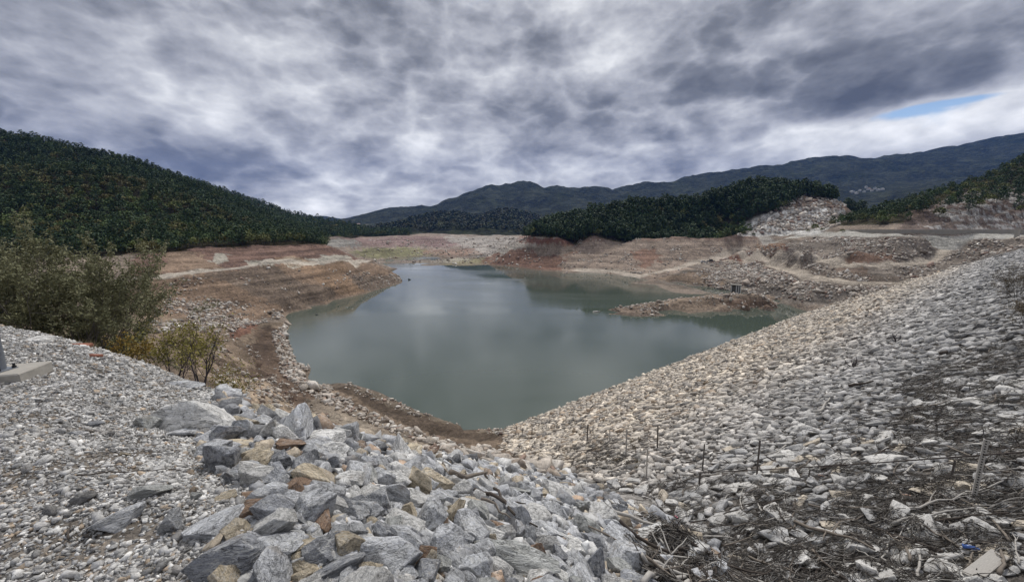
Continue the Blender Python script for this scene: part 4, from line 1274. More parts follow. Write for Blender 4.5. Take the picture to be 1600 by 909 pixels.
# --- gravel of the pad -------------------------------------------------------------------
ga, gr = rs.uniform(R(-60), R(12), 230000), rs.uniform(1.5, 15, 230000)
gx_, gy_ = np.sin(ga) * gr, np.cos(ga) * gr
gz_ = height(gx_, gy_); px, py, dp = project(np.stack([gx_, gy_, gz_], -1))
m = (px > -60) & (px < 700) & (py < 960) & ~inpoly(px, py, [(440, 700), (700, 720), (1200, 909), (1200, 1000), (480, 1000)]) & (gz_ > 24.2)
m &= rs.uniform(size=len(m)) < np.clip(1.0 + 1.3 * (fbm(gx_ / 0.8, gy_ / 0.8, 71, 4) + 0.12), 0.25, 1)
gxy = np.stack([gx_[m], gy_[m]], -1); gd = dp[m]
gs = np.exp(rs.normal(math.log(0.0146), 0.44, len(gxy))) * (0.75 + 0.13 * gd)
pos, rot, scl = lay(gxy, gs, (0.45, 0.8), 0.45, 0.15, rs)
GRAV = [chopped(700 + k, 3) for k in range(10)]
tag(obj('gravel', merged('gravel', GRAV, pos, rot, scl, pal(len(gxy), PAL_GRAV, rs), M_STONES)), 'loose pale grey gravel covering the pad in the foreground', None, None, 'stuff')

# --- stones lying on the banks -----------------------------------------------------------


def bank_scatter(poly, n, r0, r1, size, rs_, dens=None, zmin=0.15):
    px0, px1 = min(p[0] for p in poly), max(p[0] for p in poly)
    a0, a1 = math.atan((px0 - 800) / 600) - 0.02, math.atan((px1 - 800) / 600) + 0.02
    a = rs_.uniform(a0, a1, n * 6); r = np.sqrt(rs_.uniform(r0 * r0, r1 * r1, n * 6))
    x, y = np.sin(a) * r, np.cos(a) * r; z = height(x, y)
    px, py, dp = project(np.stack([x, y, z], -1))
    m = inpoly(px, py, poly) & (z > zmin) & ~lookup(M_DAM, x, y)
    m &= lookup(CLEAR, x, y) > 2.6
    if dens is not None: m &= rs_.uniform(size=len(x)) < dens(x, y)
    xy = np.stack([x[m], y[m]], -1)[:n]
    s = np.exp(rs_.normal(math.log(size), 0.45, len(xy)))
    return xy, s


CLEAR = np.minimum.reduce([dist_to(mid_l), dist_to(t_mid) - 1.5, dist_to([p + np.array([0.5, 1.0, 0]) for p in track_low]), dist_to([p + np.array([0.5, 1.2, 0]) for p in track_up]), dist_to([(a + b) / 2 for a, b in zip(road_r, road_r_in)]) - 4])
sparse = lambda x, y: np.clip(-0.25 + 1.5 * fbm(x / 12, y / 12, 305, 3), 0.015, 1)
clump = lambda x, y: np.clip(0.5 + 1.1 * fbm(x / 14, y / 14, 301, 3), 0.03, 1)
sets = [([(1060, 445), (1120, 408), (1200, 384), (1290, 368), (1620, 368), (1620, 420), (1330, 478), (1180, 462)], 9000, 90, 300, 0.50, clump),
        ([(1080, 445), (1150, 412), (1330, 444), (1440, 444), (1330, 478), (1200, 466)], 6500, 100, 260, 0.62, clump),
        ([(860, 430), (905, 375), (1190, 368), (1190, 392), (1020, 436)], 4200, 180, 330, 0.55, sparse),
        ([(240, 440), (450, 415), (640, 430), (640, 445), (450, 495), (300, 500)], 2600, 100, 260, 0.48, sparse),
        ([(240, 450), (420, 480), (445, 495), (360, 520), (240, 520)], 2400, 80, 180, 0.42, clump),
        ([(560, 425), (635, 432), (628, 446), (560, 456)], 260, 150, 240, 0.45, None),
        ([(425, 520), (455, 500), (470, 560), (530, 618), (620, 665), (730, 700), (800, 706), (800, 716), (700, 702), (600, 672), (500, 628), (440, 585)], 3600, 34, 130, 0.42, None),
        ([(640, 700), (700, 695), (860, 735), (880, 760), (740, 722)], 700, 16, 60, 0.45, None),
        ([(540, 598), (650, 636), (790, 670), (785, 682), (640, 648), (540, 610)], 500, 36, 90, 0.30, None),
        ([(330, 500), (420, 560), (500, 640), (620, 700), (480, 664), (330, 600)], 1800, 30, 120, 0.3, clump),
        ([(940, 500), (940, 484), (1080, 462), (1215, 456), (1222, 482), (1100, 492)], 900, 110, 180, 0.45, clump),
        ([(1150, 368), (1210, 326), (1262, 298), (1322, 320), (1310, 356)], 1600, 240, 460, 1.3, None),
        ([(560, 410), (580, 372), (850, 372), (850, 425)], 1500, 270, 640, 1.0, clump)]
XY, SZ = zip(*[bank_scatter(p, n, a, b, s, rs, d) for p, n, a, b, s, d in sets])
XY = np.vstack(XY); SZ = np.concatenate(SZ)
pos, rot, scl = lay(XY, SZ, (0.4, 0.75), 0.3, 0.2, rs)
tag(obj('stones', merged('stones', LOW, pos, rot, scl, pal(len(XY), PAL_BANK, rs), M_STONESF)), 'pale stones strewn over the bare banks of the reservoir', None, None, 'stuff')
print('stones', len(near), len(mid_), len(farp), len(fillers), len(xy), len(gxy), len(XY))

# the top of everything lying near the viewer, so that driftwood rests on stones
TX0, TY0, TC = -6.0, 0.0, 0.06
tgx, tgy = np.meshgrid(np.arange(TX0, 34, TC), np.arange(TY0, 46, TC), indexing='ij')
TOP = height(tgx, tgy)
for p_, s_ in STAMP + NEARST:
    r_ = 0.46 * (s_[0] + s_[1]) / 2
    i0, i1 = int((p_[0] - r_ - TX0) / TC), int((p_[0] + r_ - TX0) / TC) + 1; j0, j1 = int((p_[1] - r_ - TY0) / TC), int((p_[1] + r_ - TY0) / TC) + 1
    if i0 < 0 or j0 < 0 or i1 >= TOP.shape[0] or j1 >= TOP.shape[1]: continue
    d2 = ((tgx[i0:i1, j0:j1] - p_[0]) ** 2 + (tgy[i0:i1, j0:j1] - p_[1]) ** 2) / (r_ * r_)
    dome = p_[2] + 0.48 * s_[2] * np.sqrt(np.clip(1 - d2, 0, 1))
    TOP[i0:i1, j0:j1] = np.where(d2 < 1, np.maximum(TOP[i0:i1, j0:j1], dome), TOP[i0:i1, j0:j1])


def top(x, y):
    x = np.asarray(x, float); y = np.asarray(y, float)
    i = ((x - TX0) / TC).astype(int); j = ((y - TY0) / TC).astype(int)
    inside = (i >= 0) & (j >= 0) & (i < TOP.shape[0]) & (j < TOP.shape[1])
    return np.where(inside, TOP[np.clip(i, 0, TOP.shape[0] - 1), np.clip(j, 0, TOP.shape[1] - 1)], height(x, y))


def hit_top(px, py, tmin=1.5, tmax=80):
    d = ray(px, py); ts = np.geomspace(tmin, tmax, 3000); P = EYE[None] + d[None] * ts[:, None]
    below = P[:, 2] < top(P[:, 0], P[:, 1])
    i = int(np.argmax(below)) if below.any() else len(ts) - 1
    return P[i], ts[i]
# ------------------------------------------------------------------ trees and woods


def leaf_quads(C, size, rs_, asp=0.6, up=0.0):
    """one small quad per centre, random facing"""
    n = len(C)
    a = rs_.normal(size=(n, 3)); a[:, 2] += up; a /= np.linalg.norm(a, axis=1, keepdims=True)
    b = np.cross(a, rs_.normal(size=(n, 3))); b /= np.linalg.norm(b, axis=1, keepdims=True)
    c = np.cross(a, b)
    s = (np.asarray(size) * rs_.uniform(0.6, 1.3, n))[:, None]
    V = np.stack([C - b * s - c * s * asp, C + b * s - c * s * asp * 0.6, C + b * s * 0.8 + c * s * asp, C - b * s * 0.7 + c * s * asp * 0.8], 1).reshape(-1, 3)
    k = np.arange(n) * 4
    T = np.stack([np.stack([k, k + 1, k + 2], -1), np.stack([k, k + 2, k + 3], -1)], 1).reshape(-1, 3)
    return V, T


def crown_pine(seed, nclump, per, size):
    """unit-height conifer: whorls of clumps on a tapering, uneven cone"""
    r = np.random.default_rng(seed); C = []
    for k in range(nclump):
        h = 0.22 + 0.76 * (k + r.uniform()) / nclump
        rad = 0.26 * (1 - ((h - 0.22) / 0.80) ** 2.0) ** 0.75 * r.uniform(0.55, 1.15)
        a = k * 2.399 + r.uniform(-0.5, 0.5)
        c = np.array([math.cos(a) * rad, math.sin(a) * rad, h])
        C.append(c + r.normal(size=(per, 3)) * np.array([0.045, 0.045, 0.022]))
    return leaf_quads(np.vstack(C), size, r, 0.6, 1.3)


def crown_leafy(seed, nclump, per, size):
    """unit-height broadleaf tree or tall bush: an uneven dome of clumps"""
    r = np.random.default_rng(seed); C = []
    for k in range(nclump):
        d = r.normal(size=3); d /= np.linalg.norm(d); d[2] = abs(d[2]) * 1.1 - 0.35
        c = np.array([0, 0, 0.55]) + d * np.array([0.33, 0.33, 0.36]) * r.uniform(0.65, 1.12)
        C.append(c + r.normal(size=(per, 3)) * 0.055)
    return leaf_quads(np.vstack(C), size, r, 0.7, 1.2)


def tube(path, rad, sides=5):
    path = np.asarray(path, float); rad = np.asarray(rad, float); n = len(path)
    tan = np.gradient(path, axis=0); tan /= np.linalg.norm(tan, axis=1, keepdims=True) + 1e-12
    ref = np.array([0.0, 0, 1]) if abs(tan[0, 2]) < 0.9 else np.array([1.0, 0, 0])
    u = np.cross(tan, ref); u /= np.linalg.norm(u, axis=1, keepdims=True) + 1e-12
    v = np.cross(tan, u)
    a = np.arange(sides) * 2 * math.pi / sides
    V = (path[:, None] + (u[:, None] * np.cos(a)[None, :, None] + v[:, None] * np.sin(a)[None, :, None]) * rad[:, None, None]).reshape(-1, 3)
    T = []
    for i in range(n - 1):
        for k in range(sides):
            p, q_ = i * sides + k, i * sides + (k + 1) % sides
            T += [(p, q_, q_ + sides), (p, q_ + sides, p + sides)]
    for k in range(1, sides - 1):
        T += [(0, k + 1, k), ((n - 1) * sides, (n - 1) * sides + k, (n - 1) * sides + k + 1)]
    return V, np.array(T)


def join(parts):
    Vs, Ts, o = [], [], 0
    for V, T in parts:
        Vs.append(V); Ts.append(T + o); o += len(V)
    return np.vstack(Vs), np.vstack(Ts)


def mat_leaf(name, cols, single):
    t = NT(name)
    pos = t.n('ShaderNodeNewGeometry').outputs['Position']
    if single:
        oi = t.n('ShaderNodeObjectInfo')
        c = t.ramp(oi.outputs['Random'], [(i / (len(cols) - 1), k) for i, k in enumerate(cols)])
    else:
        at = t.n('ShaderNodeVertexColor'); at.layer_name = 'tint'; c = at.outputs[0]
    n = t.noise(pos, 0.9, 3, 0.6)
    c = t.vmath('SCALE', c, s=t.maprange(n, 0.3, 0.7, 0.65, 1.35)).outputs[0]
    t.principled(c, 0.75, None, 0.2)
    return t.m


CONIF = [(0.034, 0.060, 0.028), (0.048, 0.076, 0.032), (0.040, 0.070, 0.028), (0.058, 0.086, 0.036)]
BROAD = [(0.098, 0.130, 0.042), (0.132, 0.146, 0.050), (0.080, 0.116, 0.040), (0.150, 0.136, 0.052), (0.108, 0.138, 0.040)]
M_PINE = mat_leaf('pine_needles', CONIF, True); M_BROAD = mat_leaf('oak_leaves', BROAD, True); M_WOOD = mat_leaf('woodland_leaves', None, False)
M_BARK = simple_mat('bark', (0.10, 0.08, 0.065), 0.9, 6, 0.4)
trunkV, trunkT = tube([(0, 0, -0.06), (0.006, 0.004, 0.25), (0, 0.008, 0.55), (0.004, 0, 0.85)], [0.017, 0.014, 0.010, 0.004], 5)
TRUNK = raw_mesh('trunk', trunkV, trunkT, M_BARK)
PINE_ME = [raw_mesh('crown', *crown_pine(800 + k, 44, 7, 0.042), M_PINE) for k in range(6)]
BROAD_ME = [raw_mesh('crown', *crown_leafy(820 + k, 40, 8, 0.048), M_BROAD) for k in range(6)]
PINE_LO = [join([crown_pine(840 + k, 24, 7, 0.048), tube([(0, 0, -0.06), (0, 0, 0.6)], [0.014, 0.008], 3)]) for k in range(6)]
BROAD_LO = [crown_leafy(860 + k, 24, 8, 0.052) for k in range(6)]


def tree(kind, x, y, z, h, wid, rz, label, group):
    o = empty('pine_tree' if kind == 'pine' else 'broadleaf_tree', (x, y, z), rz)
    tag(o, label, 'tree', group)
    o.scale = (h * wid, h * wid, h)
    for nm, me in (('trunk', TRUNK), ('crown', (PINE_ME if kind == 'pine' else BROAD_ME)[int(rng.integers(0, 6))])):
        c = bpy.data.objects.new(nm, me); COL.objects.link(c); c.parent = o
    return o


rs = np.random.default_rng(31)


def fill(poly, sp, keep=None):
    xs = [p[0] for p in poly]; ys = [p[1] for p in poly]
    gx, gy = np.meshgrid(np.arange(min(xs), max(xs), sp), np.arange(min(ys), max(ys), sp))
    x = gx.ravel() + rs.uniform(-0.45, 0.45, gx.size) * sp; y = gy.ravel() + rs.uniform(-0.45, 0.45, gx.size) * sp
    m = inpoly(x, y, poly); x, y = x[m], y[m]
    z = height(x, y); px, py, dp = project(np.stack([x, y, z], -1))
    m = (px > -140) & (px < 1740) & (dp > 20)
    if keep is not None: m &= keep(x, y, px, py, dp)
    return x[m], y[m], z[m], px[m], py[m], dp[m]


WV, stuff_sets = {}, []


def wood(name, poly, sp, hgt, pinefrac, nown, own_label, label, keep=None, tintf=None, edge=None):
    x, y, z, px, py, dp = fill(poly, sp, keep)
    n = len(x)
    pf = pinefrac(x, y, px, py) if callable(pinefrac) else np.full(n, pinefrac)
    isp = rs.uniform(size=n) < pf
    h = hgt * np.exp(rs.normal(0, 0.14, n)) * np.where(isp, 1.12, 0.86)
    lo = py + 0 * dp
    rank = np.argsort(-(h / dp) - 0.0)
    # the front rows: nearest trees that can be told apart
    own = rank[:nown]
    ownm = np.zeros(n, bool); ownm[own] = True
    for i in own:
        k = 'pine' if isp[i] else 'broad'
        tree(k, x[i], y[i], z[i] - 0.1, h[i], rs.uniform(0.85, 1.25), rs.uniform(0, 6.28), own_label[k], name)
    r_ = ~ownm
    col = np.where(isp[:, None], np.array(CONIF)[rs.integers(0, 4, n)], np.array(BROAD)[np.clip((2.5 + 2.6 * fbm(x / 22, y / 22, 521, 3) + rs.normal(0, 0.5, n)).astype(int), 0, 4)]) * rs.uniform(0.85, 1.15, (n, 1)) * (1 + 0.3 * fbm(x / 30, y / 30, 522, 3))[:, None]
    if tintf is not None: col = tintf(col, x, y, px, py, isp)
    ident = rotz(rs.uniform(0, 6.28, n))
    P = np.stack([x, y, z], -1)
    sc = h[:, None] * np.stack([rs.uniform(0.85, 1.3, n)] * 2 + [np.ones(n)], -1)
    a, b = r_ & isp, r_ & ~isp
    mesh_parts = []
    me1 = merged('f', PINE_LO, P[a], ident[a], sc[a], col[a], M_WOOD) if a.any() else None
    me2 = merged('f', BROAD_LO, P[b], ident[b], sc[b], col[b], M_WOOD) if b.any() else None
    bm = None
    mats = [m_ for m_ in (me1, me2) if m_]
    if not mats: return
    # join the two with numpy
    Vs, Ts, Cs, o = [], [], [], 0
    for m_ in mats:
        nv = len(m_.vertices); V = np.empty(nv * 3, np.float32); m_.vertices.foreach_get('co', V)
        T = np.empty(len(m_.loops), np.int32); m_.loops.foreach_get('vertex_index', T)
        c = np.empty(nv * 4, np.float32); m_.color_attributes['tint'].data.foreach_get('color', c)
        Vs.append(V.reshape(-1, 3)); Ts.append(T.reshape(-1, 3) + o); Cs.append(c.reshape(-1, 4)[:, :3]); o += nv
        bpy.data.meshes.remove(m_)
    me = raw_mesh('forest', np.vstack(Vs), np.vstack(Ts), M_WOOD, np.vstack(Cs))
    tag(obj('forest', me), label, None, None, 'stuff')
    print(name, n, nown)


def left_tint(col, x, y, px, py, isp):
    crest = np.exp(-((py - np.interp(px, [0, 180, 330, 420], [272, 285, 330, 372])) / 14.0) ** 2) * (px < 440)
    br = np.array([0.125, 0.118, 0.054])
    m = (crest * (~isp) * 0.75)[:, None]
    col = col * (1 - m) + br * m
    return np.where((rs.uniform(size=len(x)) < 0.002)[:, None], np.array([0.14, 0.11, 0.05]), col)


def left_pine(x, y, px, py):
    up = py < np.interp(px, [0, 180, 330, 420, 520], [262, 276, 322, 366, 378])
    return np.where(up, 0.85, 0.30 + 0.45 * (fbm(x / 35, y / 35, 501, 3) > 0.15))


wood('trees at the foot of the large wooded hill', P_LEFT, 3.7, 6.2, left_pine, 170,
     {'pine': 'dark conifer in the lowest rows of the large wooded hill above the red bank', 'broad': 'olive green broadleaf tree in the lowest rows of the large wooded hill'},
     'dense dark mixed forest covering the large hill on the left', None, left_tint)
wood('trees on the far spur', P_SPUR, 7.5, 10, 0.7, 0, {}, 'dark distant forest on the low spur behind the large wooded hill')
wood('pines at the foot of the knoll', P_KNOLL, 3.5, 9.3, lambda x, y, px, py: np.where((px > 1110) & (py > 345), 0.25, 0.93), 160,
     {'pine': 'tall dark pine with bare trunk at the front of the low rounded hill', 'broad': 'green leafy tree at the foot of the low rounded hill beside the quarry'},
     'dense dark pine wood covering the low rounded hill', lambda x, y, px, py, dp: ~lookup(quarry, x, y))
wood('trees on the rocky hill', P_RIGHT, 4.3, 5.4, 0.45, 90,
     {'pine': 'small dark conifer on the rocky slope above the road wall', 'broad': 'low olive green tree on the rocky slope above the road wall'},
     'dark bushy woodland on the rocky hill above the road wall', lambda x, y, px, py, dp: (rs.uniform(size=len(x)) < np.where(lookup(cliff, x, y), 0.28, 0.92)))
# far woods that read as a soft nap on the middle hills and the range
x, y, z, px, py, dp = fill(plan([D(560, 365, 1250), D(900, 365, 1150), D(900, 365, 1800), D(560, 365, 1800)]), 13, lambda x, y, px, py, dp: rs.uniform(size=len(x)) < 0.8)
n = len(x)
sc = rs.uniform(10, 17, n)[:, None] * np.array([1.2, 1.2, 1.0])
cf = np.array([(0.030, 0.046, 0.026), (0.045, 0.06, 0.028), (0.06, 0.062, 0.03)])[rs.integers(0, 3, n)]
VLO = [crown_leafy(880 + k, 9, 4, 0.11) for k in range(4)]
tag(obj('forest', merged('forest', VLO, np.stack([x, y, z], -1), rotz(rs.uniform(0, 6, n)), sc, cf, M_WOOD)), 'distant green forest on the middle hills behind the mud flats', None, None, 'stuff')
# single trees and bushes by the quarry and the road end
for px, py, h, wd, lb in ((1273, 361, 5.2, 1.0, 'round dark tree standing alone below the white quarry face'), (1285, 361, 2.2, 1.4, 'low dark bush right of the round tree below the quarry'),
                          (1262, 363, 2.4, 1.5, 'greyish bush left of the round tree below the quarry'), (1316, 363, 2.0, 1.6, 'bush at the near end of the grey road wall'),
                          (1163, 366, 2.6, 1.5, 'bush where the white quarry meets the pine hill'), (1178, 368, 2.0, 1.6, 'small bush on the bench under the white quarry face')):
    P, t_ = hit(px, py)
    tree('broad', P[0], P[1], P[2] - 0.1, h, wd, 1.0, lb, None)
for k, px in enumerate(np.linspace(885, 1060, 14)):
    P, t_ = hit(px + rs.uniform(-4, 4), 369.6)
    tree('broad', P[0], P[1], P[2] - 0.1, rs.uniform(0.9, 1.6), 1.6, rs.uniform(0, 6), 'low scrub bush on the bench edge below the pine hill', 'scrub along the bench below the pines')
# ------------------------------------------------------------------ shrubs and driftwood


def branching(rs_, base, dirn, length, rad, depth, nchild, spread, out, tips, wig=0.12, up=0.15):
    n = 5; p = np.array(base, float); d = np.array(dirn, float); path = [p.copy()]
    for k in range(n):
        d = d + rs_.normal(size=3) * wig + np.array([0, 0, up * 0.2]); d /= np.linalg.norm(d)
        p = p + d * length / n; path.append(p.copy())
    out.append((np.array(path), np.linspace(rad, rad * 0.45, n + 1)))
    if depth == 0:
        tips.append(np.array(path)); return
    for c in range(nchild):
        k = rs_.integers(2, n + 1)
        nd = d + rs_.normal(size=3) * spread; nd[2] += up; nd /= np.linalg.norm(nd)
        branching(rs_, path[k], nd, length * rs_.uniform(0.45, 0.72), rad * 0.5, depth - 1, nchild, spread, out, tips, wig, up)


def shrub(name, label, cat, loc, h, stems, lean, depth, nchild, spread, rad, mbark, mleaf, nleaf, lsize, lasp, seed, leaf_from=0.3, jitter=0.05, group=None):
    r = np.random.default_rng(seed)
    o = empty(name, tuple(loc)); tag(o, label, cat, group)
    out, tips = [], []
    for s in range(stems):
        a = r.uniform(0, 6.28); t_ = r.uniform(0.1, lean)
        d = np.array([math.cos(a) * t_, math.sin(a) * t_, 1.0]); d /= np.linalg.norm(d)
        branching(r, np.array([math.cos(a) * 0.12 * h * 0.3, math.sin(a) * 0.12 * h * 0.3, -0.1]), d, h * r.uniform(0.42, 0.62), rad * r.uniform(0.6, 1.1), depth, nchild, spread, out, tips)
    V, T = join([tube(p, q_, 5 if q_[0] > rad * 0.4 else 3) for p, q_ in out])
    obj('branches', raw_mesh('branches', V, T, mbark), o)
    if nleaf:
        P = np.vstack([t_[int(len(t_) * leaf_from):] for t_ in tips])
        C = P[r.integers(0, len(P), nleaf)] + r.normal(size=(nleaf, 3)) * jitter
        obj('foliage', raw_mesh('foliage', *leaf_quads(C, lsize, r, lasp, 0.2), mleaf), o)
    return o


def leafmat(name, a, b, sc=3.0):
    t = NT(name); pos = t.n('ShaderNodeNewGeometry').outputs['Position']
    n = t.noise(pos, sc, 4, 0.65); n2 = t.noise(pos, sc * 9, 2, 0.6)
    c = t.mix(t.maprange(t.math('ADD', n, t.math('MULTIPLY', n2, 0.7)), 0.6, 1.1, 0, 1), a, b)
    p = t.principled(c, 0.7, None, 0.2)
    return t.m


M_OLIVE = leafmat('olive_leaves', (0.115, 0.118, 0.058), (0.235, 0.23, 0.13), 1.6)
M_YEL = leafmat('yellowing_leaves', (0.14, 0.14, 0.035), (0.26, 0.21, 0.05), 3.0)
M_GOLD = leafmat('golden_leaves', (0.24, 0.15, 0.03), (0.16, 0.12, 0.03), 4.0)
M_BRN = leafmat('withered_leaves', (0.10, 0.08, 0.05), (0.17, 0.135, 0.09), 4.0)
M_BARKG = simple_mat('grey_bark', (0.11, 0.10, 0.088), 0.9, 9, 0.4)
M_BARKD = simple_mat('dark_bark', (0.055, 0.045, 0.048), 0.9, 9, 0.4)
M_BARKR = simple_mat('red_twig_bark', (0.12, 0.07, 0.06), 0.9, 9, 0.4)


def ground_at(px, t_):
    d = ray(px, 500); P = EYE + d * t_
    return np.array([P[0], P[1], float(height(P[0], P[1]))])


for px, t_, h, st, nl, lb, sd in ((0, 14.5, 3.3, 15, 17000, 'large olive grey shrub behind the steel post at the edge of the gravel pad', 1),
                                 (112, 14.0, 2.9, 15, 16000, 'big olive grey many stemmed shrub in the middle of the three by the gravel pad', 2),
                                 (-110, 16.0, 3.4, 14, 13000, 'olive grey shrub furthest from the water, partly cut off by the picture edge', 3)):
    g = ground_at(px, t_)
    htop = (28 - t_ * 0.02 - g[2]) * 0.92
    shrub('shrub', lb, 'shrub', g, htop, st, 0.75, 3, 4, 0.42, 0.035, M_BARKG, M_OLIVE, int(nl * 2.3), 0.046, 0.35, sd, 0.2, 0.06)
g = ground_at(150, 16.5); shrub('shrub', 'lower olive grey shrub nearest the water, right of the tall ones by the pad', 'shrub', g, (28 - g[2] - 1.5) * 0.72, 10, 0.8, 3, 4, 0.42, 0.03, M_BARKG, M_OLIVE, 24000, 0.046, 0.35, 4, 0.2, 0.06)
g = ground_at(300, 8.6); shrub('bare_bush', 'nearly bare dark stemmed bush with a few yellow leaves on the pad rim', 'bush', g, 1.75, 6, 0.5, 2, 4, 0.34, 0.018, M_BARKD, M_YEL, 420, 0.022, 0.7, 5, 0.3, 0.10)
g = ground_at(262, 12.5); shrub('leafy_bush', 'yellow green leafy bush between the olive shrubs and the bare bush', 'bush', g, 2.6, 9, 0.7, 3, 3, 0.42, 0.018, M_BARKD, M_YEL, 2600, 0.030, 0.7, 6, 0.1, 0.10)
g = ground_at(345, 15); shrub('leafy_bush', 'sparse yellowing bush nearest the mud bank right of the bare bush', 'bush', g, 1.9, 7, 0.9, 3, 3, 0.5, 0.014, M_BARKD, M_YEL, 1300, 0.028, 0.7, 7, 0.1, 0.12)
g = ground_at(196, 9.9); shrub('small_bush', 'little golden leaved bush at the foot of the olive shrubs', 'bush', g, 0.8, 7, 0.7, 2, 3, 0.45, 0.01, M_BARKD, M_GOLD, 800, 0.022, 0.7, 8, 0.1, 0.06)
for px, py, h, sd, lb in ((455, 632, 2.6, 9, 'leafless reddish twiggy bush on the mud bank above the stony kerb'), (478, 640, 1.8, 10, 'smaller leafless reddish bush right of its taller twin on the mud bank'), (405, 575, 1.5, 12, 'low brown withered bush on the dark flat near the water')):
    P, t_ = hit(px, py, 16)
    shrub('twiggy_bush', lb, 'bush', P, h, 12, 0.9, 2, 4, 0.5, 0.018, M_BARKR, M_BRN, 300, 0.03, 0.6, sd, 0.2, 0.1)
for px, py, h, sd, lb in ((1588, 470, 3.6, 14, 'withered grey brown bush near the top of the dam at the picture edge'), (1612, 520, 2.6, 15, 'withered bush low on the picture edge below its larger neighbour on the dam')):
    P, t_ = hit(px, py, 5)
    shrub('withered_bush', lb, 'bush', P, h, 14, 0.9, 3, 3, 0.5, 0.022, M_BARKG, M_BRN, 5000, 0.035, 0.5, sd, 0.1, 0.10)
rs = np.random.default_rng(41)
for k in range(14):
    px, py = rs.uniform(900, 1000), rs.uniform(685, 735)
    P, t_ = hit(px, py, 5)
    shrub('dry_weed', 'small dry brown weed in the patch at the foot of the dam stones', 'weed', P, rs.uniform(0.3, 0.6), 7, 1.0, 1, 4, 0.6, 0.01, M_BARKD, M_BRN, 160, 0.03, 0.6, 60 + k, 0.0, 0.06, 'dry weeds at the foot of the dam')
for k in range(8):
    px = rs.uniform(20, 150); t_ = 9.0 + rs.uniform(-0.3, 0.6); g = ground_at(px, t_)
    shrub('dry_grass_tuft', 'dry straw coloured tuft growing on the rim of the gravel pad', 'grass tuft', g, rs.uniform(0.25, 0.45), 14, 1.0, 1, 2, 0.3, 0.004, simple_mat('straw', (0.26, 0.21, 0.13), 0.9, 9, 0.3) if k == 0 else bpy.data.materials['straw'], M_BRN, 0, 0.02, 0.5, 90 + k, group='tufts on the pad rim')

# --- driftwood ---------------------------------------------------------------------------
M_DRIFT = {'dark': simple_mat('wet_driftwood', (0.055, 0.044, 0.036), 0.85, 14, 0.5, 0.5, 0.01), 'brown': simple_mat('brown_driftwood', (0.17, 0.145, 0.12), 0.9, 14, 0.45, 0.5, 0.01), 'silver': simple_mat('silver_driftwood', (0.36, 0.34, 0.31), 0.9, 14, 0.3, 0.5, 0.01)}


def mat_twigs():
    t = NT('twig_bark'); at = t.n('ShaderNodeVertexColor'); at.layer_name = 'tint'
    t.principled(at.outputs[0], 0.9, None, 0.15); return t.m


def stick_path(A, B, rs_, bend=0.08, n=7, lift=0.03, drape=True):
    A = np.asarray(A); B = np.asarray(B); L = np.linalg.norm(B - A)
    s = np.linspace(0, 1, n)[:, None]; P = A + (B - A) * s
    side = np.cross(B - A, [0, 0, 1.0]); side /= np.linalg.norm(side) + 1e-9
    P = P + side * (bend * L * np.sin(s * math.pi * rs_.uniform(0.7, 1.6)) * rs_.uniform(-1, 1)) + rs_.normal(size=P.shape) * 0.012 * L
    g = top(P[:, 0], P[:, 1])
    # a stiff stick lies on the highest things under its two halves
    k = np.arange(n); fit = np.polyfit(k, g, 1); ln = np.polyval(fit, k)
    P[:, 2] = (ln + max(0.0, (g - ln).max() * 0.55)) * 0.75 + g * 0.25 + lift + rs_.normal(size=n) * 0.008 * L
    return P


def branch_obj(A, B, rad, kind, label, group=None, rs_=None, forks=1, lift=0.05, drape=True, name='driftwood_branch', bend=0.08):
    rs_ = rs_ or np.random.default_rng(int(abs(A[0]) * 977 + abs(B[1]) * 131))
    P = stick_path(A, B, rs_, bend, 8, lift + rad, drape)
    L = np.linalg.norm(np.asarray(B) - np.asarray(A))
    parts = [tube(P, np.linspace(rad, rad * rs_.uniform(0.3, 0.6), 8) * rs_.uniform(0.85, 1.15, 8), 6)]
    for f_ in range(forks):
        k = rs_.integers(2, 6); d = P[k + 1] - P[k]; d /= np.linalg.norm(d)
        d = d + rs_.normal(size=3) * 0.45; d[2] = abs(d[2]) * 0.6; d /= np.linalg.norm(d); l2 = L * rs_.uniform(0.12, 0.3)
        Q = P[k] + d * l2 * np.linspace(0, 1, 5)[:, None] + rs_.normal(size=(5, 3)) * 0.02 * l2
        parts.append(tube(Q, np.linspace(rad * 0.5, rad * 0.2, 5), 5))
    V, T = join(parts); c = V.mean(0)
    o = obj(name, raw_mesh(name, V - c, T, M_DRIFT[kind], None, True), None, tuple(c))
    return tag(o, label, 'driftwood', group)


def pstick(x0, y0, x1, y1, rad, kind, label, **kw):
    A, ta = hit_top(x0, y0); B, tb = hit_top(x1, y1)
    return branch_obj(A, B, rad, kind, label, None, **kw)


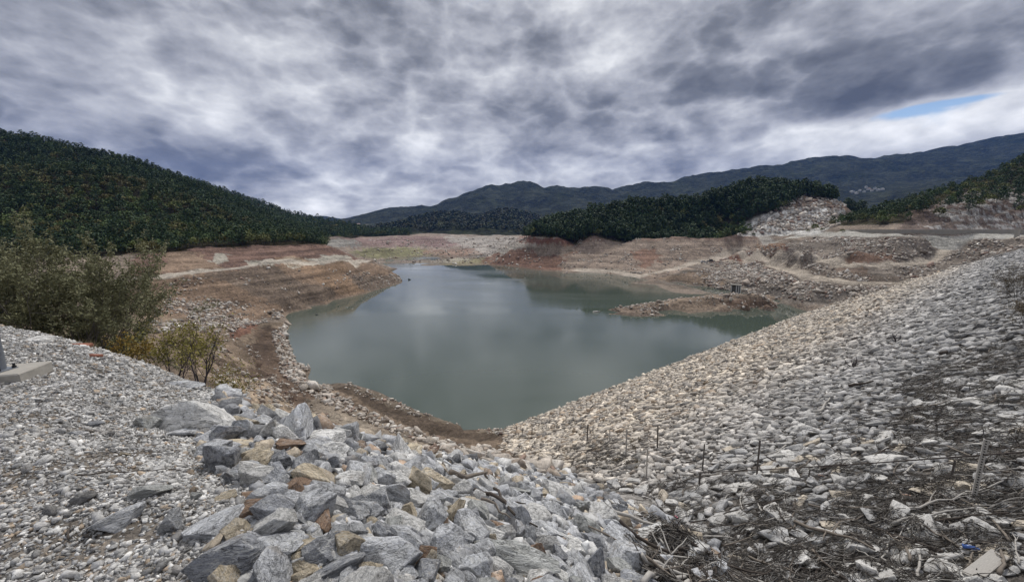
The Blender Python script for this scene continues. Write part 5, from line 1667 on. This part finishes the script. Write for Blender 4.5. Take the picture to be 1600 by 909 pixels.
NAMED = [(985, 852, 1078, 908, 0.042, 'silver', 'thick silver weathered beam at the bottom beside the long pale slab'), (1000, 872, 1060, 912, 0.034, 'silver', 'second silver beam lying just below the thick weathered one'),
         (742, 764, 812, 812, 0.032, 'dark', 'thick dark branch fallen across the right side of the rock heap'), (770, 772, 842, 822, 0.02, 'dark', 'thin dark branch crossing the rock heap right of the thick one'), (752, 790, 800, 815, 0.018, 'brown', 'brown stick on the heap below the thick dark branch'),
         (590, 692, 640, 682, 0.03, 'silver', 'curved pale branch on the far rim of the heap'), (692, 724, 712, 745, 0.025, 'brown', 'brown stick leaning on the far rim of the heap'), (708, 748, 770, 752, 0.04, 'brown', 'short pale brown log behind the dark branches'),
         (1235, 822, 1368, 868, 0.05, 'brown', 'long curved brown branch on the debris covered stones'), (1320, 855, 1375, 880, 0.02, 'silver', 'thin silver stick ending the long curved brown branch'), (1270, 865, 1310, 905, 0.035, 'brown', 'short brown stick below the long curved branch'),
         (1276, 648, 1296, 624, 0.07, 'silver', 'white bleached stick lying alone on the dam face'), (1410, 748, 1430, 728, 0.03, 'silver', 'pale stick lying under the long rusty rail'), (1400, 800, 1520, 772, 0.03, 'silver', 'long thin pale pole reaching to the perforated post'),
         (1520, 792, 1572, 790, 0.02, 'silver', 'short straight pale stick right of the perforated post'), (1230, 700, 1110, 740, 0.03, 'silver', 'twisted whitish branch behind the rusty rail'), (1340, 530, 1322, 534, 0.12, 'dark', 'short black log lying high on the dam face'),
         (1384, 500, 1366, 504, 0.13, 'dark', 'black log nearer the crest on the dam face'), (1325, 606, 1364, 597, 0.10, 'dark', 'dark half buried log in the middle of the dam face'), (1470, 556, 1512, 540, 0.11, 'dark', 'long dark log among stones high on the dam'),
         (1540, 421, 1530, 423, 0.15, 'dark', 'small black log near the top of the dam'), (1478, 702, 1560, 742, 0.03, 'brown', 'brown branch crossing behind the perforated post'), (1560, 905, 1556, 860, 0.04, 'brown', 'upright brown stub in the bottom corner debris'),
         (1430, 905, 1437, 872, 0.035, 'silver', 'short pale stump stick at the bottom among debris'), (1590, 890, 1580, 840, 0.02, 'silver', 'thin bleached twig in the corner debris'), (1170, 876, 1240, 905, 0.035, 'brown', 'brown branch at the bottom between pale stones')]
for a in NAMED:
    pstick(*a, forks=0 if a[4] >= 0.06 or 'beam' in a[6] or 'log' in a[6] or 'rim' in a[6] else 1, bend=0.015 if a[5] == 'silver' else 0.09)
# planks
bm = bmesh.new()
A, _ = hit_top(1515, 905); B, _ = hit_top(1562, 868)
bmesh.ops.create_cube(bm, size=1.0); bmesh.ops.bevel(bm, geom=bm.edges[:], offset=0.04, segments=1, affect='EDGES')
me = bpy.data.meshes.new('plank'); bm.to_mesh(me); bm.free(); me.materials.append(M_DRIFT['silver'])
d = Vector(B - A); o = obj('plank', me); o.rotation_euler = d.to_track_quat('X', 'Z').to_euler(); o.scale = (d.length, 0.24, 0.05); o.location = Vector((A + B) / 2) + Vector((0, 0, 0.05))
tag(o, 'broad pale weathered plank sticking out of the bottom corner debris', 'plank')

deb_poly = [(940, 760), (1100, 715), (1260, 665), (1400, 590), (1560, 480), (1640, 440), (1640, 940), (1040, 940), (980, 850), (950, 800)]
heavy = [[(1380, 620), (1480, 560), (1640, 470), (1640, 720), (1420, 735)], [(1150, 770), (1640, 740), (1640, 940), (1140, 940)], [(1000, 760), (1200, 740), (1640, 700), (1640, 770), (1180, 790)], [(880, 700), (960, 680), (985, 730), (900, 740)], [(985, 800), (1160, 790), (1160, 940), (1020, 940)]]


def debris_pts(n, rs_, upper=False):
    out = []
    while len(out) < n:
        a = rs_.uniform(R(2), R(56), 4000); r = np.exp(rs_.uniform(math.log(4.5), math.log(95), 4000))
        if upper: r = rs_.uniform(13, 90, 4000); a = rs_.uniform(R(42), R(56), 4000)
        x, y = np.sin(a) * r, np.cos(a) * r; P = np.stack([x, y, height(x, y)], -1); px, py, dp = project(P)
        m = inpoly(px, py, deb_poly); w_ = np.zeros(len(x)) + 0.14
        for hp in heavy: w_ = np.maximum(w_, inpoly(px, py, hp) * 0.9)
        m |= inpoly(px, py, heavy[3])
        w_ = np.maximum(w_, 0.85 * smooth(1420, 1540, px) * smooth(430, 480, py))
        w_ = w_ * np.clip(0.6 + 1.3 * fbm(x / 1.8, y / 1.8, 611, 3), 0.05, 1)
        m &= rs_.uniform(size=len(x)) < w_
        out += [tuple(p) for p in P[m]]
    return np.array(out[:n])


DP = debris_pts(230, rs)
DL = {'dark': 'dark wet branch in the driftwood tangle on the dam stones', 'brown': 'brown dry branch in the driftwood tangle on the dam stones', 'silver': 'bleached pale stick in the driftwood tangle on the dam stones'}
for P in DP:
    k = rs.choice(['dark', 'brown', 'silver'], p=[0.38, 0.36, 0.26]); L = rs.uniform(0.5, 2.0); a = math.atan2(DU[1], DU[0]) + rs.normal() * 0.7
    d = np.array([math.cos(a), math.sin(a), 0]) * L / 2
    branch_obj(P - d, P + d, rs.uniform(0.014, 0.038), k, DL[k], 'driftwood on the dam stones', rs, int(rs.integers(0, 3)), 0.01, True, bend=0.14)
TW = np.vstack([debris_pts(11500, rs), debris_pts(4500, rs, True)]); parts, cols = [], []
TCOL = np.array([(0.045, 0.040, 0.036), (0.085, 0.076, 0.068), (0.155, 0.143, 0.128), (0.30, 0.285, 0.265)])
for P in TW:
    L = rs.uniform(0.2, 0.8) * (0.9 + 0.012 * math.hypot(P[0], P[1])); a = math.atan2(DU[1], DU[0]) + rs.normal() * 0.9
    d = np.array([math.cos(a), math.sin(a), 0]) * L / 2
    Q = stick_path(P - d, P + d, rs, 0.2, 5, rs.uniform(-0.02, 0.10)); r0 = rs.uniform(0.005, 0.012) * (0.8 + 0.022 * math.hypot(P[0], P[1]))
    V, T = tube(Q, np.linspace(r0, r0 * 0.5, 5), 3); parts.append((V, T)); cols.append(np.repeat(TCOL[rs.choice(4, p=[.36, .30, .22, .12])][None], len(V), 0))
V, T = join(parts)
tag(obj('driftwood_twigs', raw_mesh('driftwood_twigs', V, T, mat_twigs(), np.vstack(cols))), 'tangle of small dark twigs and bark washed up on the dam stones', None, None, 'stuff')
# root stumps on the dam face
for px, py, s, lb in ((1208, 549, 0.9, 'dead root with upright prongs standing alone on the dam face'), (1335, 574, 1.3, 'black root clump in the middle of the dam face'), (1402, 533, 1.2, 'dark root clump up the dam face near the long log'), (1336, 487, 0.7, 'little dark root high up the dam face')):
    P, t_ = hit(px, py, 5)
    shrub('root_stump', lb, 'root', P, s, 9, 1.5, 1, 3, 0.6, 0.05, M_BARKD, M_BRN, 0, 0.02, 0.5, int(px), 0.1)
# twigs lying on the gravel
for x0, y0, x1, y1, lb in ((120, 751, 285, 742, 'long thin dark twig lying across the pale gravel'), (52, 640, 118, 600, 'dark root or cable running from the concrete slab into the gravel'), (108, 850, 112, 822, 'short thin upright twig on the lower gravel')):
    A, _ = hit(x0, y0); B, _ = hit(x1, y1); branch_obj(A, B, 0.006, 'dark', lb, None, None, 0, 0.025, True, 'twig', 0.03)
# ------------------------------------------------------------------ built things


def box_bm(bm, c, s, rz=0.0, bev=0.0):
    r_ = bmesh.ops.create_cube(bm, size=1.0); vs = r_['verts']
    M = Matrix.Translation(c) @ Matrix.Rotation(rz, 4, 'Z') @ Matrix.Diagonal((*s, 1))
    bmesh.ops.transform(bm, matrix=M, verts=vs)
    if bev:
        es = list({e for v in vs for e in v.link_edges}); bmesh.ops.bevel(bm, geom=es, offset=bev, segments=1, affect='EDGES')
    return vs


def cyl_bm(bm, c, r, h, seg=16, axis='Z', r2=None):
    rot = {'Z': Matrix.Identity(4), 'X': Matrix.Rotation(R(90), 4, 'Y'), 'Y': Matrix.Rotation(R(90), 4, 'X')}[axis]
    bmesh.ops.create_cone(bm, cap_ends=True, segments=seg, radius1=r, radius2=r if r2 is None else r2, depth=h, matrix=Matrix.Translation(c) @ rot)


def bobj(name, bm, mat, parent=None, loc=None, sm=False):
    me = bpy.data.meshes.new(name); bm.to_mesh(me); bm.free(); me.materials.append(mat)
    if sm:
        for p in me.polygons: p.use_smooth = True
    return obj(name, me, parent, loc)


M_STEEL = simple_mat('weathered_steel', (0.12, 0.105, 0.095), 0.75, 20, 0.35, 0.2, 0.004, 0.3)
M_GALV = simple_mat('galvanised_steel', (0.25, 0.27, 0.30), 0.45, 25, 0.18, 0.1, 0.003, 0.6)
M_PALESTEEL = simple_mat('faded_steel', (0.42, 0.40, 0.37), 0.7, 20, 0.25, 0.2, 0.004, 0.2)
M_CONC = simple_mat('concrete', (0.33, 0.31, 0.275), 0.92, 12, 0.25, 0.4, 0.006)
M_CONCW = simple_mat('wall_concrete', (0.26, 0.245, 0.215), 0.92, 0.6, 0.3, 0.4, 0.03)
M_DARK = simple_mat('dark_opening', (0.015, 0.014, 0.013), 0.9, 5, 0.2)
M_BOLT = simple_mat('black_bolt', (0.03, 0.03, 0.032), 0.6, 30, 0.2, 0.1, 0.002, 0.5)

# --- concrete footing and steel post at the left ------------------------------------------
P, t_ = hit(2, 592)
g = float(height(P[0], P[1])); az = math.atan2(P[0], P[1])
bm = bmesh.new(); box_bm(bm, (0, 0, 0.03), (1.05, 0.62, 0.20), 0, 0.02)
bmesh.ops.subdivide_edges(bm, edges=bm.edges[:], cuts=3, use_grid_fill=True)
for v in bm.verts: v.co += v.normal * 0.008 * float(perlin(np.array([v.co.x * 7]), np.array([v.co.y * 7 + v.co.z * 5]), 9)[0])
o = bobj('concrete_footing', bm, M_CONC, None, (P[0] - 0.12, P[1] + 0.05, g)); o.rotation_euler = (0.02, -0.03, R(14))
tag(o, 'worn concrete footing slab carrying the grey steel post on the gravel', 'concrete slab')
post = empty('steel_post', (P[0] - 0.02, P[1] + 0.03, g + 0.13)); tag(post, 'grey galvanised steel post bolted to the concrete footing', 'post')
bm = bmesh.new(); box_bm(bm, (0, 0, 0.012), (0.26, 0.26, 0.024)); bobj('base_plate', bm, M_GALV, post)
bm = bmesh.new(); cyl_bm(bm, (0, 0, 1.62), 0.07, 3.2, 24); bobj('shaft', bm, M_GALV, post, None, False)
for sx, sy in ((1, 1), (1, -1), (-1, 1), (-1, -1)):
    bm = bmesh.new(); cyl_bm(bm, (0, 0, 0.035), 0.018, 0.07, 6); cyl_bm(bm, (0, 0, 0.018), 0.03, 0.02, 6); bobj('bolt', bm, M_BOLT, post, (sx * 0.10, sy * 0.10, 0.024))
for px, py, rr, lb in ((128, 541, 0.16, 'broken red brick lump on the pad rim beneath the olive shrub'), (150, 558, 0.13, 'flat red brown tile shard right of the brick lump on the pad rim')):
    P, t_ = hit(px, py); V, T = detailed(int(px), 8, (2.0, 1.3, 0.7), 1, 0.02)
    o = obj('brick_fragment', raw_mesh('brick_fragment', V * rr, T, simple_mat('red_brick', (0.27, 0.115, 0.075), 0.9, 12, 0.3)), None, (P[0], P[1], P[2] + rr * 0.2)); tag(o, lb, 'brick')

# --- survey posts on the dam face ----------------------------------------------------------


def picket(px, ytop, ybase, wide, mat, label, holes=False):
    P, t_ = hit(px, ybase, 5); h = (ybase - ytop) / F * t_ * 1.03
    o = empty('survey_post', (P[0], P[1], P[2] - 0.02), rng.uniform(-0.5, 0.5)); tag(o, label, 'post', 'steel posts on the dam face')
    o.rotation_euler[0] = rng.normal() * 0.02; o.rotation_euler[1] = rng.normal() * 0.02
    w_ = wide / F * t_ * 0.36; bm = bmesh.new()
    L = [(0, 0), (w_, 0), (w_, w_ * 0.14), (w_ * 0.14, w_ * 0.14), (w_ * 0.14, w_), (0, w_)]
    for z0, z1 in ((-0.15, h),):
        lo = [bm.verts.new((x - w_ / 2, y - w_ / 2, z0)) for x, y in L]; hi = [bm.verts.new((x - w_ / 2, y - w_ / 2, z1)) for x, y in L]
        for k in range(6): bm.faces.new((lo[k], lo[(k + 1) % 6], hi[(k + 1) % 6], hi[k]))
        bm.faces.new(hi); bm.faces.new(lo[::-1])
    if holes:
        o.rotation_euler[2] = -math.atan2(P[0], P[1]) + 0.15
        for f_ in bm.faces: f_.material_index = 0
        for k in range(int(h / 0.07)):
            cyl_bm(bm, (0.0, -w_ / 2 - 0.0015, 0.1 + k * 0.07), w_ * 0.2, 0.003, 8, 'Y')
        for f_ in bm.faces:
            if max(v.co.y for v in f_.verts) < -w_ / 2 + 0.0006 and len(f_.verts) in (4, 8) and f_.calc_area() < 0.002: f_.material_index = 1
    iron = bobj('angle_iron', bm, mat, o)
    if holes: iron.data.materials.append(M_DARK)
    return o, h


POSTS = [(807, 664, 677, 3, M_STEEL, 'tiny dark post at the waterline corner of the dam'), (817, 667, 684, 3, M_STEEL, 'small dark post second along the row from the water'), (831, 666, 681, 3, M_STEEL, 'small dark post third along the row from the water'),
         (917, 661, 692, 4, M_STEEL, 'dark post beside the patch of dry weeds on the dam face'), (952, 667, 694, 3, M_PALESTEEL, 'thin faint pale post between a dark and a white one'), (978, 668, 713, 5, M_PALESTEEL, 'whitish post leaning slightly behind the dry weeds'),
         (1010, 698, 746, 4, M_PALESTEEL, 'pale grey post closest to the rock heap on the dam face'), (1027, 663, 702, 5, M_STEEL, 'brown post upslope of the pale grey one'), (1097, 690, 738, 4, M_STEEL, 'dark post right above the start of the rusty rail'),
         (1092, 736, 762, 6, M_STEEL, 'short stub post holding the start of the rusty rail'), (1182, 683, 746, 6, M_STEEL, 'tall dark post where the rusty rail crosses, left of the debris'), (1484, 714, 756, 6, M_STEEL, 'short dark post just left of the perforated post'),
         (1262, 730, 752, 4, M_STEEL, 'low thin dark post under the middle of the rusty rail'), (1124, 848, 912, 4, M_PALESTEEL, 'thin pale rod standing at the bottom beside the long pale slab')]
for p in POSTS: picket(*p)
picket(1520, 681, 783, 15, M_PALESTEEL, 'tall perforated steel post in the driftwood, nearest to the viewer', True)
# rusty rail laid along the posts
A = hit(1092, 758, 5)[0]; B = hit(1182, 745, 5)[0]; C2 = hit(1520, 782, 5)[0]


def above(px, py, ref):
    d = ray(px, py); return EYE + d * (np.linalg.norm(ref[:2]) / np.linalg.norm(d[:2]))


path = [above(1090, 738, A), above(1182, 734, B), above(1350, 724, (B + C2) / 2), above(1515, 712, C2), above(1640, 703, C2 + (C2 - B) * 0.35)]
V, T = tube(path, [0.018] * 5, 8); c = V.mean(0)
tag(obj('rail', raw_mesh('rail', V - c, T, simple_mat('rusty_rail', (0.06, 0.048, 0.042), 0.8, 20, 0.4)), None, tuple(c)), 'long thin rusty rail running level across the posts over the debris', 'rail')

# --- litter caught in the driftwood ----------------------------------------------------------
def scrap(px, py, s, colr, label, kind, dims=(1.4, 1.0, 0.5)):
    P, t_ = hit_top(px, py, 4); V, T = detailed(int(px * 3 + py), 6, dims, 0, 0.05)
    o = obj(kind, raw_mesh(kind, V * s, T, simple_mat(kind + '_' + str(int(px)), colr, 0.5, 9, 0.12, 0.1, 0.005)), None, (P[0], P[1], P[2] + 0.03)); o.rotation_euler = (0.3, 0.2, px)
    tag(o, label, 'litter')


scrap(1424, 834, 0.15, (0.72, 0.70, 0.62), 'white foam block caught in the dark twigs', 'foam_block')
scrap(1057, 808, 0.10, (0.55, 0.16, 0.22), 'small pink scrap of plastic beside the pale stones', 'plastic_scrap', (1.4, 1.0, 0.2))
scrap(1416, 774, 0.12, (0.52, 0.34, 0.26), 'salmon coloured plastic shard under the rusty rail', 'plastic_scrap', (1.4, 1.0, 0.3))
scrap(1284, 744, 0.11, (0.50, 0.24, 0.17), 'orange red plastic shard behind the rusty rail', 'plastic_scrap', (1.6, 1.0, 0.25))
scrap(916, 858, 0.10, (0.70, 0.70, 0.68), 'round white lump like a ball between grey rocks', 'plastic_ball', (1, 1, 0.9))
P, t_ = hit_top(1514, 858, 4)
bot = empty('plastic_bottle', (P[0], P[1], P[2] + 0.05)); tag(bot, 'small blue plastic bottle lying in the corner debris', 'bottle'); bot.rotation_euler = (R(80), 0, R(50))
bm = bmesh.new(); cyl_bm(bm, (0, 0, 0), 0.05, 0.2, 14); cyl_bm(bm, (0, 0, 0.13), 0.05, 0.06, 14, 'Z', 0.018); cyl_bm(bm, (0, 0, 0.17), 0.018, 0.03, 14); bobj('bottle_body', bm, simple_mat('blue_plastic', (0.06, 0.12, 0.34), 0.25, 9, 0.1), bot, None, True)
bm = bmesh.new(); cyl_bm(bm, (0, 0, 0.195), 0.022, 0.025, 12); bobj('bottle_cap', bm, simple_mat('white_cap', (0.7, 0.7, 0.7), 0.4, 9, 0.1), bot)

# --- intake structure by the cove ----------------------------------------------------------------
P = W(1149, 457.5, 0); az = math.atan2(P[0], P[1])
it = empty('intake_tower', (P[0], P[1], 0), -az); tag(it, 'small concrete intake block with pale piers and dark openings at the water edge', 'intake')
bm = bmesh.new(); box_bm(bm, (0, 0.9, 1.5), (3.6, 1.5, 3.4)); bobj('wall', bm, simple_mat('shaded_concrete', (0.10, 0.095, 0.085), 0.9, 1, 0.3), it)  # dark wall colour stands in for the shade between the piers
for x in (-1.75, 0.25, 1.1, 1.85):
    bm = bmesh.new(); box_bm(bm, (x, 0, 1.4), (0.42, 0.9, 4.2), 0, 0.03); bobj('pier', bm, simple_mat('pier_concrete', (0.42, 0.41, 0.39), 0.9, 2, 0.2) if x < -1 else bpy.data.materials['pier_concrete'], it)
bm = bmesh.new(); box_bm(bm, (0, 0.6, 3.63), (4.4, 2.4, 0.24), 0, 0.03); bobj('roof_slab', bm, M_CONCW, it)

# --- vehicles on the track -------------------------------------------------------------------------
M_TYRE = simple_mat('tyre', (0.02, 0.02, 0.02), 0.9, 20, 0.2); M_RIM = simple_mat('rim', (0.3, 0.3, 0.31), 0.4, 20, 0.1, 0.1, 0.002, 0.6); M_GLASS = simple_mat('dark_glass', (0.02, 0.025, 0.03), 0.1, 5, 0.1, 0.0, 0.01, 0.0, 0.6)


def vehicle(px, py, colr, label, name, L=4.3, Wd=1.8, H=1.6, rz=0.3, pick=False):
    P, t_ = hit(px, py, 60)
    o = empty(name, tuple(P), -math.atan2(P[0], P[1]) + rz); tag(o, label, 'car' if name == 'parked_car' else 'truck', None)
    paint_ = simple_mat('paint_' + name, colr, 0.35, 3, 0.06, 0.0, 0.01, 0.2, 0.5)
    bm = bmesh.new()
    prof = [(-L / 2, 0.45), (L / 2, 0.42), (L / 2, 0.75), (L / 2 - 0.15, 0.92), (L * 0.24, 1.02), (L * 0.10, H), (-L * 0.33, H) if not pick else (-L * 0.12, H), (-L / 2 + 0.12, 1.05) if not pick else (-L * 0.16, 1.05), (-L / 2, 0.98)]
    a = [bm.verts.new((x, -Wd / 2, z)) for x, z in prof]; b = [bm.verts.new((x, Wd / 2, z)) for x, z in prof]; n = len(prof)
    for k in range(n): bm.faces.new((a[k], a[(k + 1) % n], b[(k + 1) % n], b[k]))
    bm.faces.new(a[::-1]); bm.faces.new(b); bmesh.ops.recalc_face_normals(bm, faces=bm.faces[:]); bmesh.ops.bevel(bm, geom=bm.edges[:], offset=0.05, segments=2, affect='EDGES')
    bobj('body', bm, paint_, o)
    for s in (-1, 1):
        bm = bmesh.new(); xs = (-L * 0.30, L * 0.15) if not pick else (-L * 0.10, L * 0.15)
        vs = [bm.verts.new((x, s * (Wd / 2 + 0.004), z)) for x, z in ((xs[0] - 0.1, 1.08), (xs[1] + 0.15, 1.08), (xs[1] - 0.2, H - 0.12), (xs[0], H - 0.12))]
        f_ = bm.faces.new(vs); r_ = bmesh.ops.extrude_face_region(bm, geom=[f_]); bmesh.ops.translate(bm, verts=[v for v in r_['geom'] if isinstance(v, bmesh.types.BMVert)], vec=(0, s * 0.01, 0)); bmesh.ops.recalc_face_normals(bm, faces=bm.faces[:]); bobj('side_window', bm, M_GLASS, o)
        for x in (-L * 0.31, L * 0.31):
            bm = bmesh.new(); cyl_bm(bm, (0, 0, 0), 0.36, 0.22, 20, 'Y'); w_ = bobj('wheel', bm, M_TYRE, o, (x, s * (Wd / 2 - 0.08), 0.36))
            bm = bmesh.new(); cyl_bm(bm, (0, s * 0.115, 0), 0.2, 0.02, 12, 'Y'); bobj('rim', bm, M_RIM, w_)
    return o


vehicle(1100, 411, (0.36, 0.37, 0.38), 'small silver grey car parked on the track below the pine hill', 'parked_car', rz=0.2)
vehicle(1110.5, 409.5, (0.03, 0.035, 0.045), 'dark pickup truck parked on the track just beyond the grey car', 'pickup_truck', 4.8, 1.9, 1.85, 0.5, True)

# --- wall along the crest road ---------------------------------------------------------------------
Lw = [D(1318, 365.0, 302), D(1350, 365.0, 276.5), D(1400, 365.0, 247.5), D(1450, 365.0, 244.5), D(1520, 365.0, 247.5), D(1566, 365.4, 252), D(1640, 366, 258)]
wl = empty('road_wall', tuple(Lw[2])); tag(wl, 'long low grey concrete wall behind the light road on the dam abutment', 'wall'); wv = Vector(Lw[2])
for nm, z0, z1, th, mt in (('wall_face', -0.8, 2.1, 0.45, M_CONCW), ('coping', 2.104, 2.32, 0.62, M_CONC)):
    bm = bmesh.new(); secs = []
    pts_ = [np.array(p) for p in Lw]; dens = []
    for a, b in zip(pts_[:-1], pts_[1:]):
        for k in range(8): dens.append(a + (b - a) * k / 8)
    dens.append(pts_[-1])
    for i, p in enumerate(dens):
        d = (dens[min(i + 1, len(dens) - 1)] - dens[max(i - 1, 0)])[:2]; d /= np.linalg.norm(d); nr = np.array([-d[1], d[0]])
        zb = 25.5 if i > 6 else 25.3
        secs.append([bm.verts.new((p[0] + nr[0] * s * th / 2 - wv.x, p[1] + nr[1] * s * th / 2 - wv.y, zb + z - wv.z)) for s, z in ((-1, z0), (1, z0), (1, z1), (-1, z1))])
    for a, b in zip(secs[:-1], secs[1:]):
        for k in range(4): bm.faces.new((a[k], a[(k + 1) % 4], b[(k + 1) % 4], b[k]))
    bm.faces.new(secs[0][::-1]); bm.faces.new(secs[-1]); bmesh.ops.recalc_face_normals(bm, faces=bm.faces[:]); bobj(nm, bm, mt, wl)
P, t_ = hit(1588, 372, 60); pl = empty('gate_pillar', (P[0], P[1], P[2] - 0.3)); tag(pl, 'square concrete pillar standing at the far end of the dam crest', 'pillar')
bm = bmesh.new(); box_bm(bm, (0, 0, 2.2), (1.1, 1.1, 4.4), 0.2, 0.04); bobj('shaft', bm, M_CONC, pl); bm = bmesh.new(); box_bm(bm, (0, 0, 4.53), (1.4, 1.4, 0.24), 0.2, 0.04); bobj('cap', bm, M_CONCW, pl)

# --- houses on the mountain ---------------------------------------------------------------------------
M_HW = simple_mat('house_plaster', (0.45, 0.44, 0.41), 0.9, 0.5, 0.1); M_HR = simple_mat('house_roof', (0.33, 0.22, 0.17), 0.9, 0.5, 0.2); M_HR2 = simple_mat('sheet_roof', (0.36, 0.36, 0.36), 0.7, 0.5, 0.1)
rs = np.random.default_rng(77)


def house(px, py, w_, d_, h_, lb, sheet=False, group=None):
    P, t_ = hit(px, py, 200); o = empty('house', (P[0], P[1], P[2] - 1.5), rs.uniform(0, 1.5)); tag(o, lb, 'house', group)
    bm = bmesh.new(); box_bm(bm, (0, 0, h_ / 2 + 0.7), (w_, d_, h_ + 1.6)); bobj('wall', bm, M_HW, o)
    bm = bmesh.new(); z = h_ + 1.52; v = [bm.verts.new(p) for p in ((-w_ / 2 - 0.4, -d_ / 2 - 0.4, z), (w_ / 2 + 0.4, -d_ / 2 - 0.4, z), (w_ / 2 + 0.4, d_ / 2 + 0.4, z), (-w_ / 2 - 0.4, d_ / 2 + 0.4, z), (-w_ / 2 - 0.4, 0, z + d_ * 0.28), (w_ / 2 + 0.4, 0, z + d_ * 0.28))]
    for f_ in ((0, 1, 5, 4), (2, 3, 4, 5), (0, 4, 3), (1, 2, 5), (3, 2, 1, 0)): bm.faces.new([v[k] for k in f_])
    bmesh.ops.recalc_face_normals(bm, faces=bm.faces[:]); bobj('roof', bm, M_HR2 if sheet else M_HR, o)
    for x in (-w_ * 0.25, w_ * 0.25):
        bm = bmesh.new(); box_bm(bm, (x, -d_ / 2 - 0.03, h_ * 0.55 + 0.5), (1.2, 0.06, 1.3)); bobj('window', bm, M_GLASS, o)


house(1331, 301, 26, 10, 5, 'long pale roofed building at the lower end of the mountain hamlet', True)
for px, py in ((1343, 299), (1350, 301), (1357, 297), (1362, 299), (1367, 296), (1372, 298), (1378, 297), (1338, 303), (1353, 294)):
    house(px, py, rs.uniform(9, 14), 8, rs.uniform(5, 7), 'small pale house in the hamlet on the blue mountain slope', rs.uniform() < 0.4, 'houses of the mountain hamlet')
house(560, 352, 14, 9, 6, 'lone pale house low on the far mountain near the valley end')

# --- things afloat ---------------------------------------------------------------------------------------
def afloat(px, py, s, dims, colr, label, name, cat):
    P = W(px, py, 0); V, T = detailed(int(px), 8, dims, 1, 0.03)
    o = obj(name, raw_mesh(name, V * s, T, simple_mat(name + '_skin', colr, 0.7, 5, 0.2)), None, (P[0], P[1], 0.12)); o.rotation_euler = (0, 0, 0.3); tag(o, label, cat)


afloat(932, 487.5, 1.0, (2.8, 0.8, 0.7), (0.42, 0.40, 0.37), 'pale floating log off the tip of the low spit', 'floating_log', 'log')
afloat(640, 437, 1.0, (1.6, 1.0, 1.1), (0.06, 0.075, 0.075), 'dark float drifting off the left headland', 'floating_drum', 'drum')
afloat(495, 492, 0.6, (1.4, 0.9, 0.8), (0.05, 0.05, 0.05), 'small dark lump floating near the left shore', 'floating_stump', 'stump')
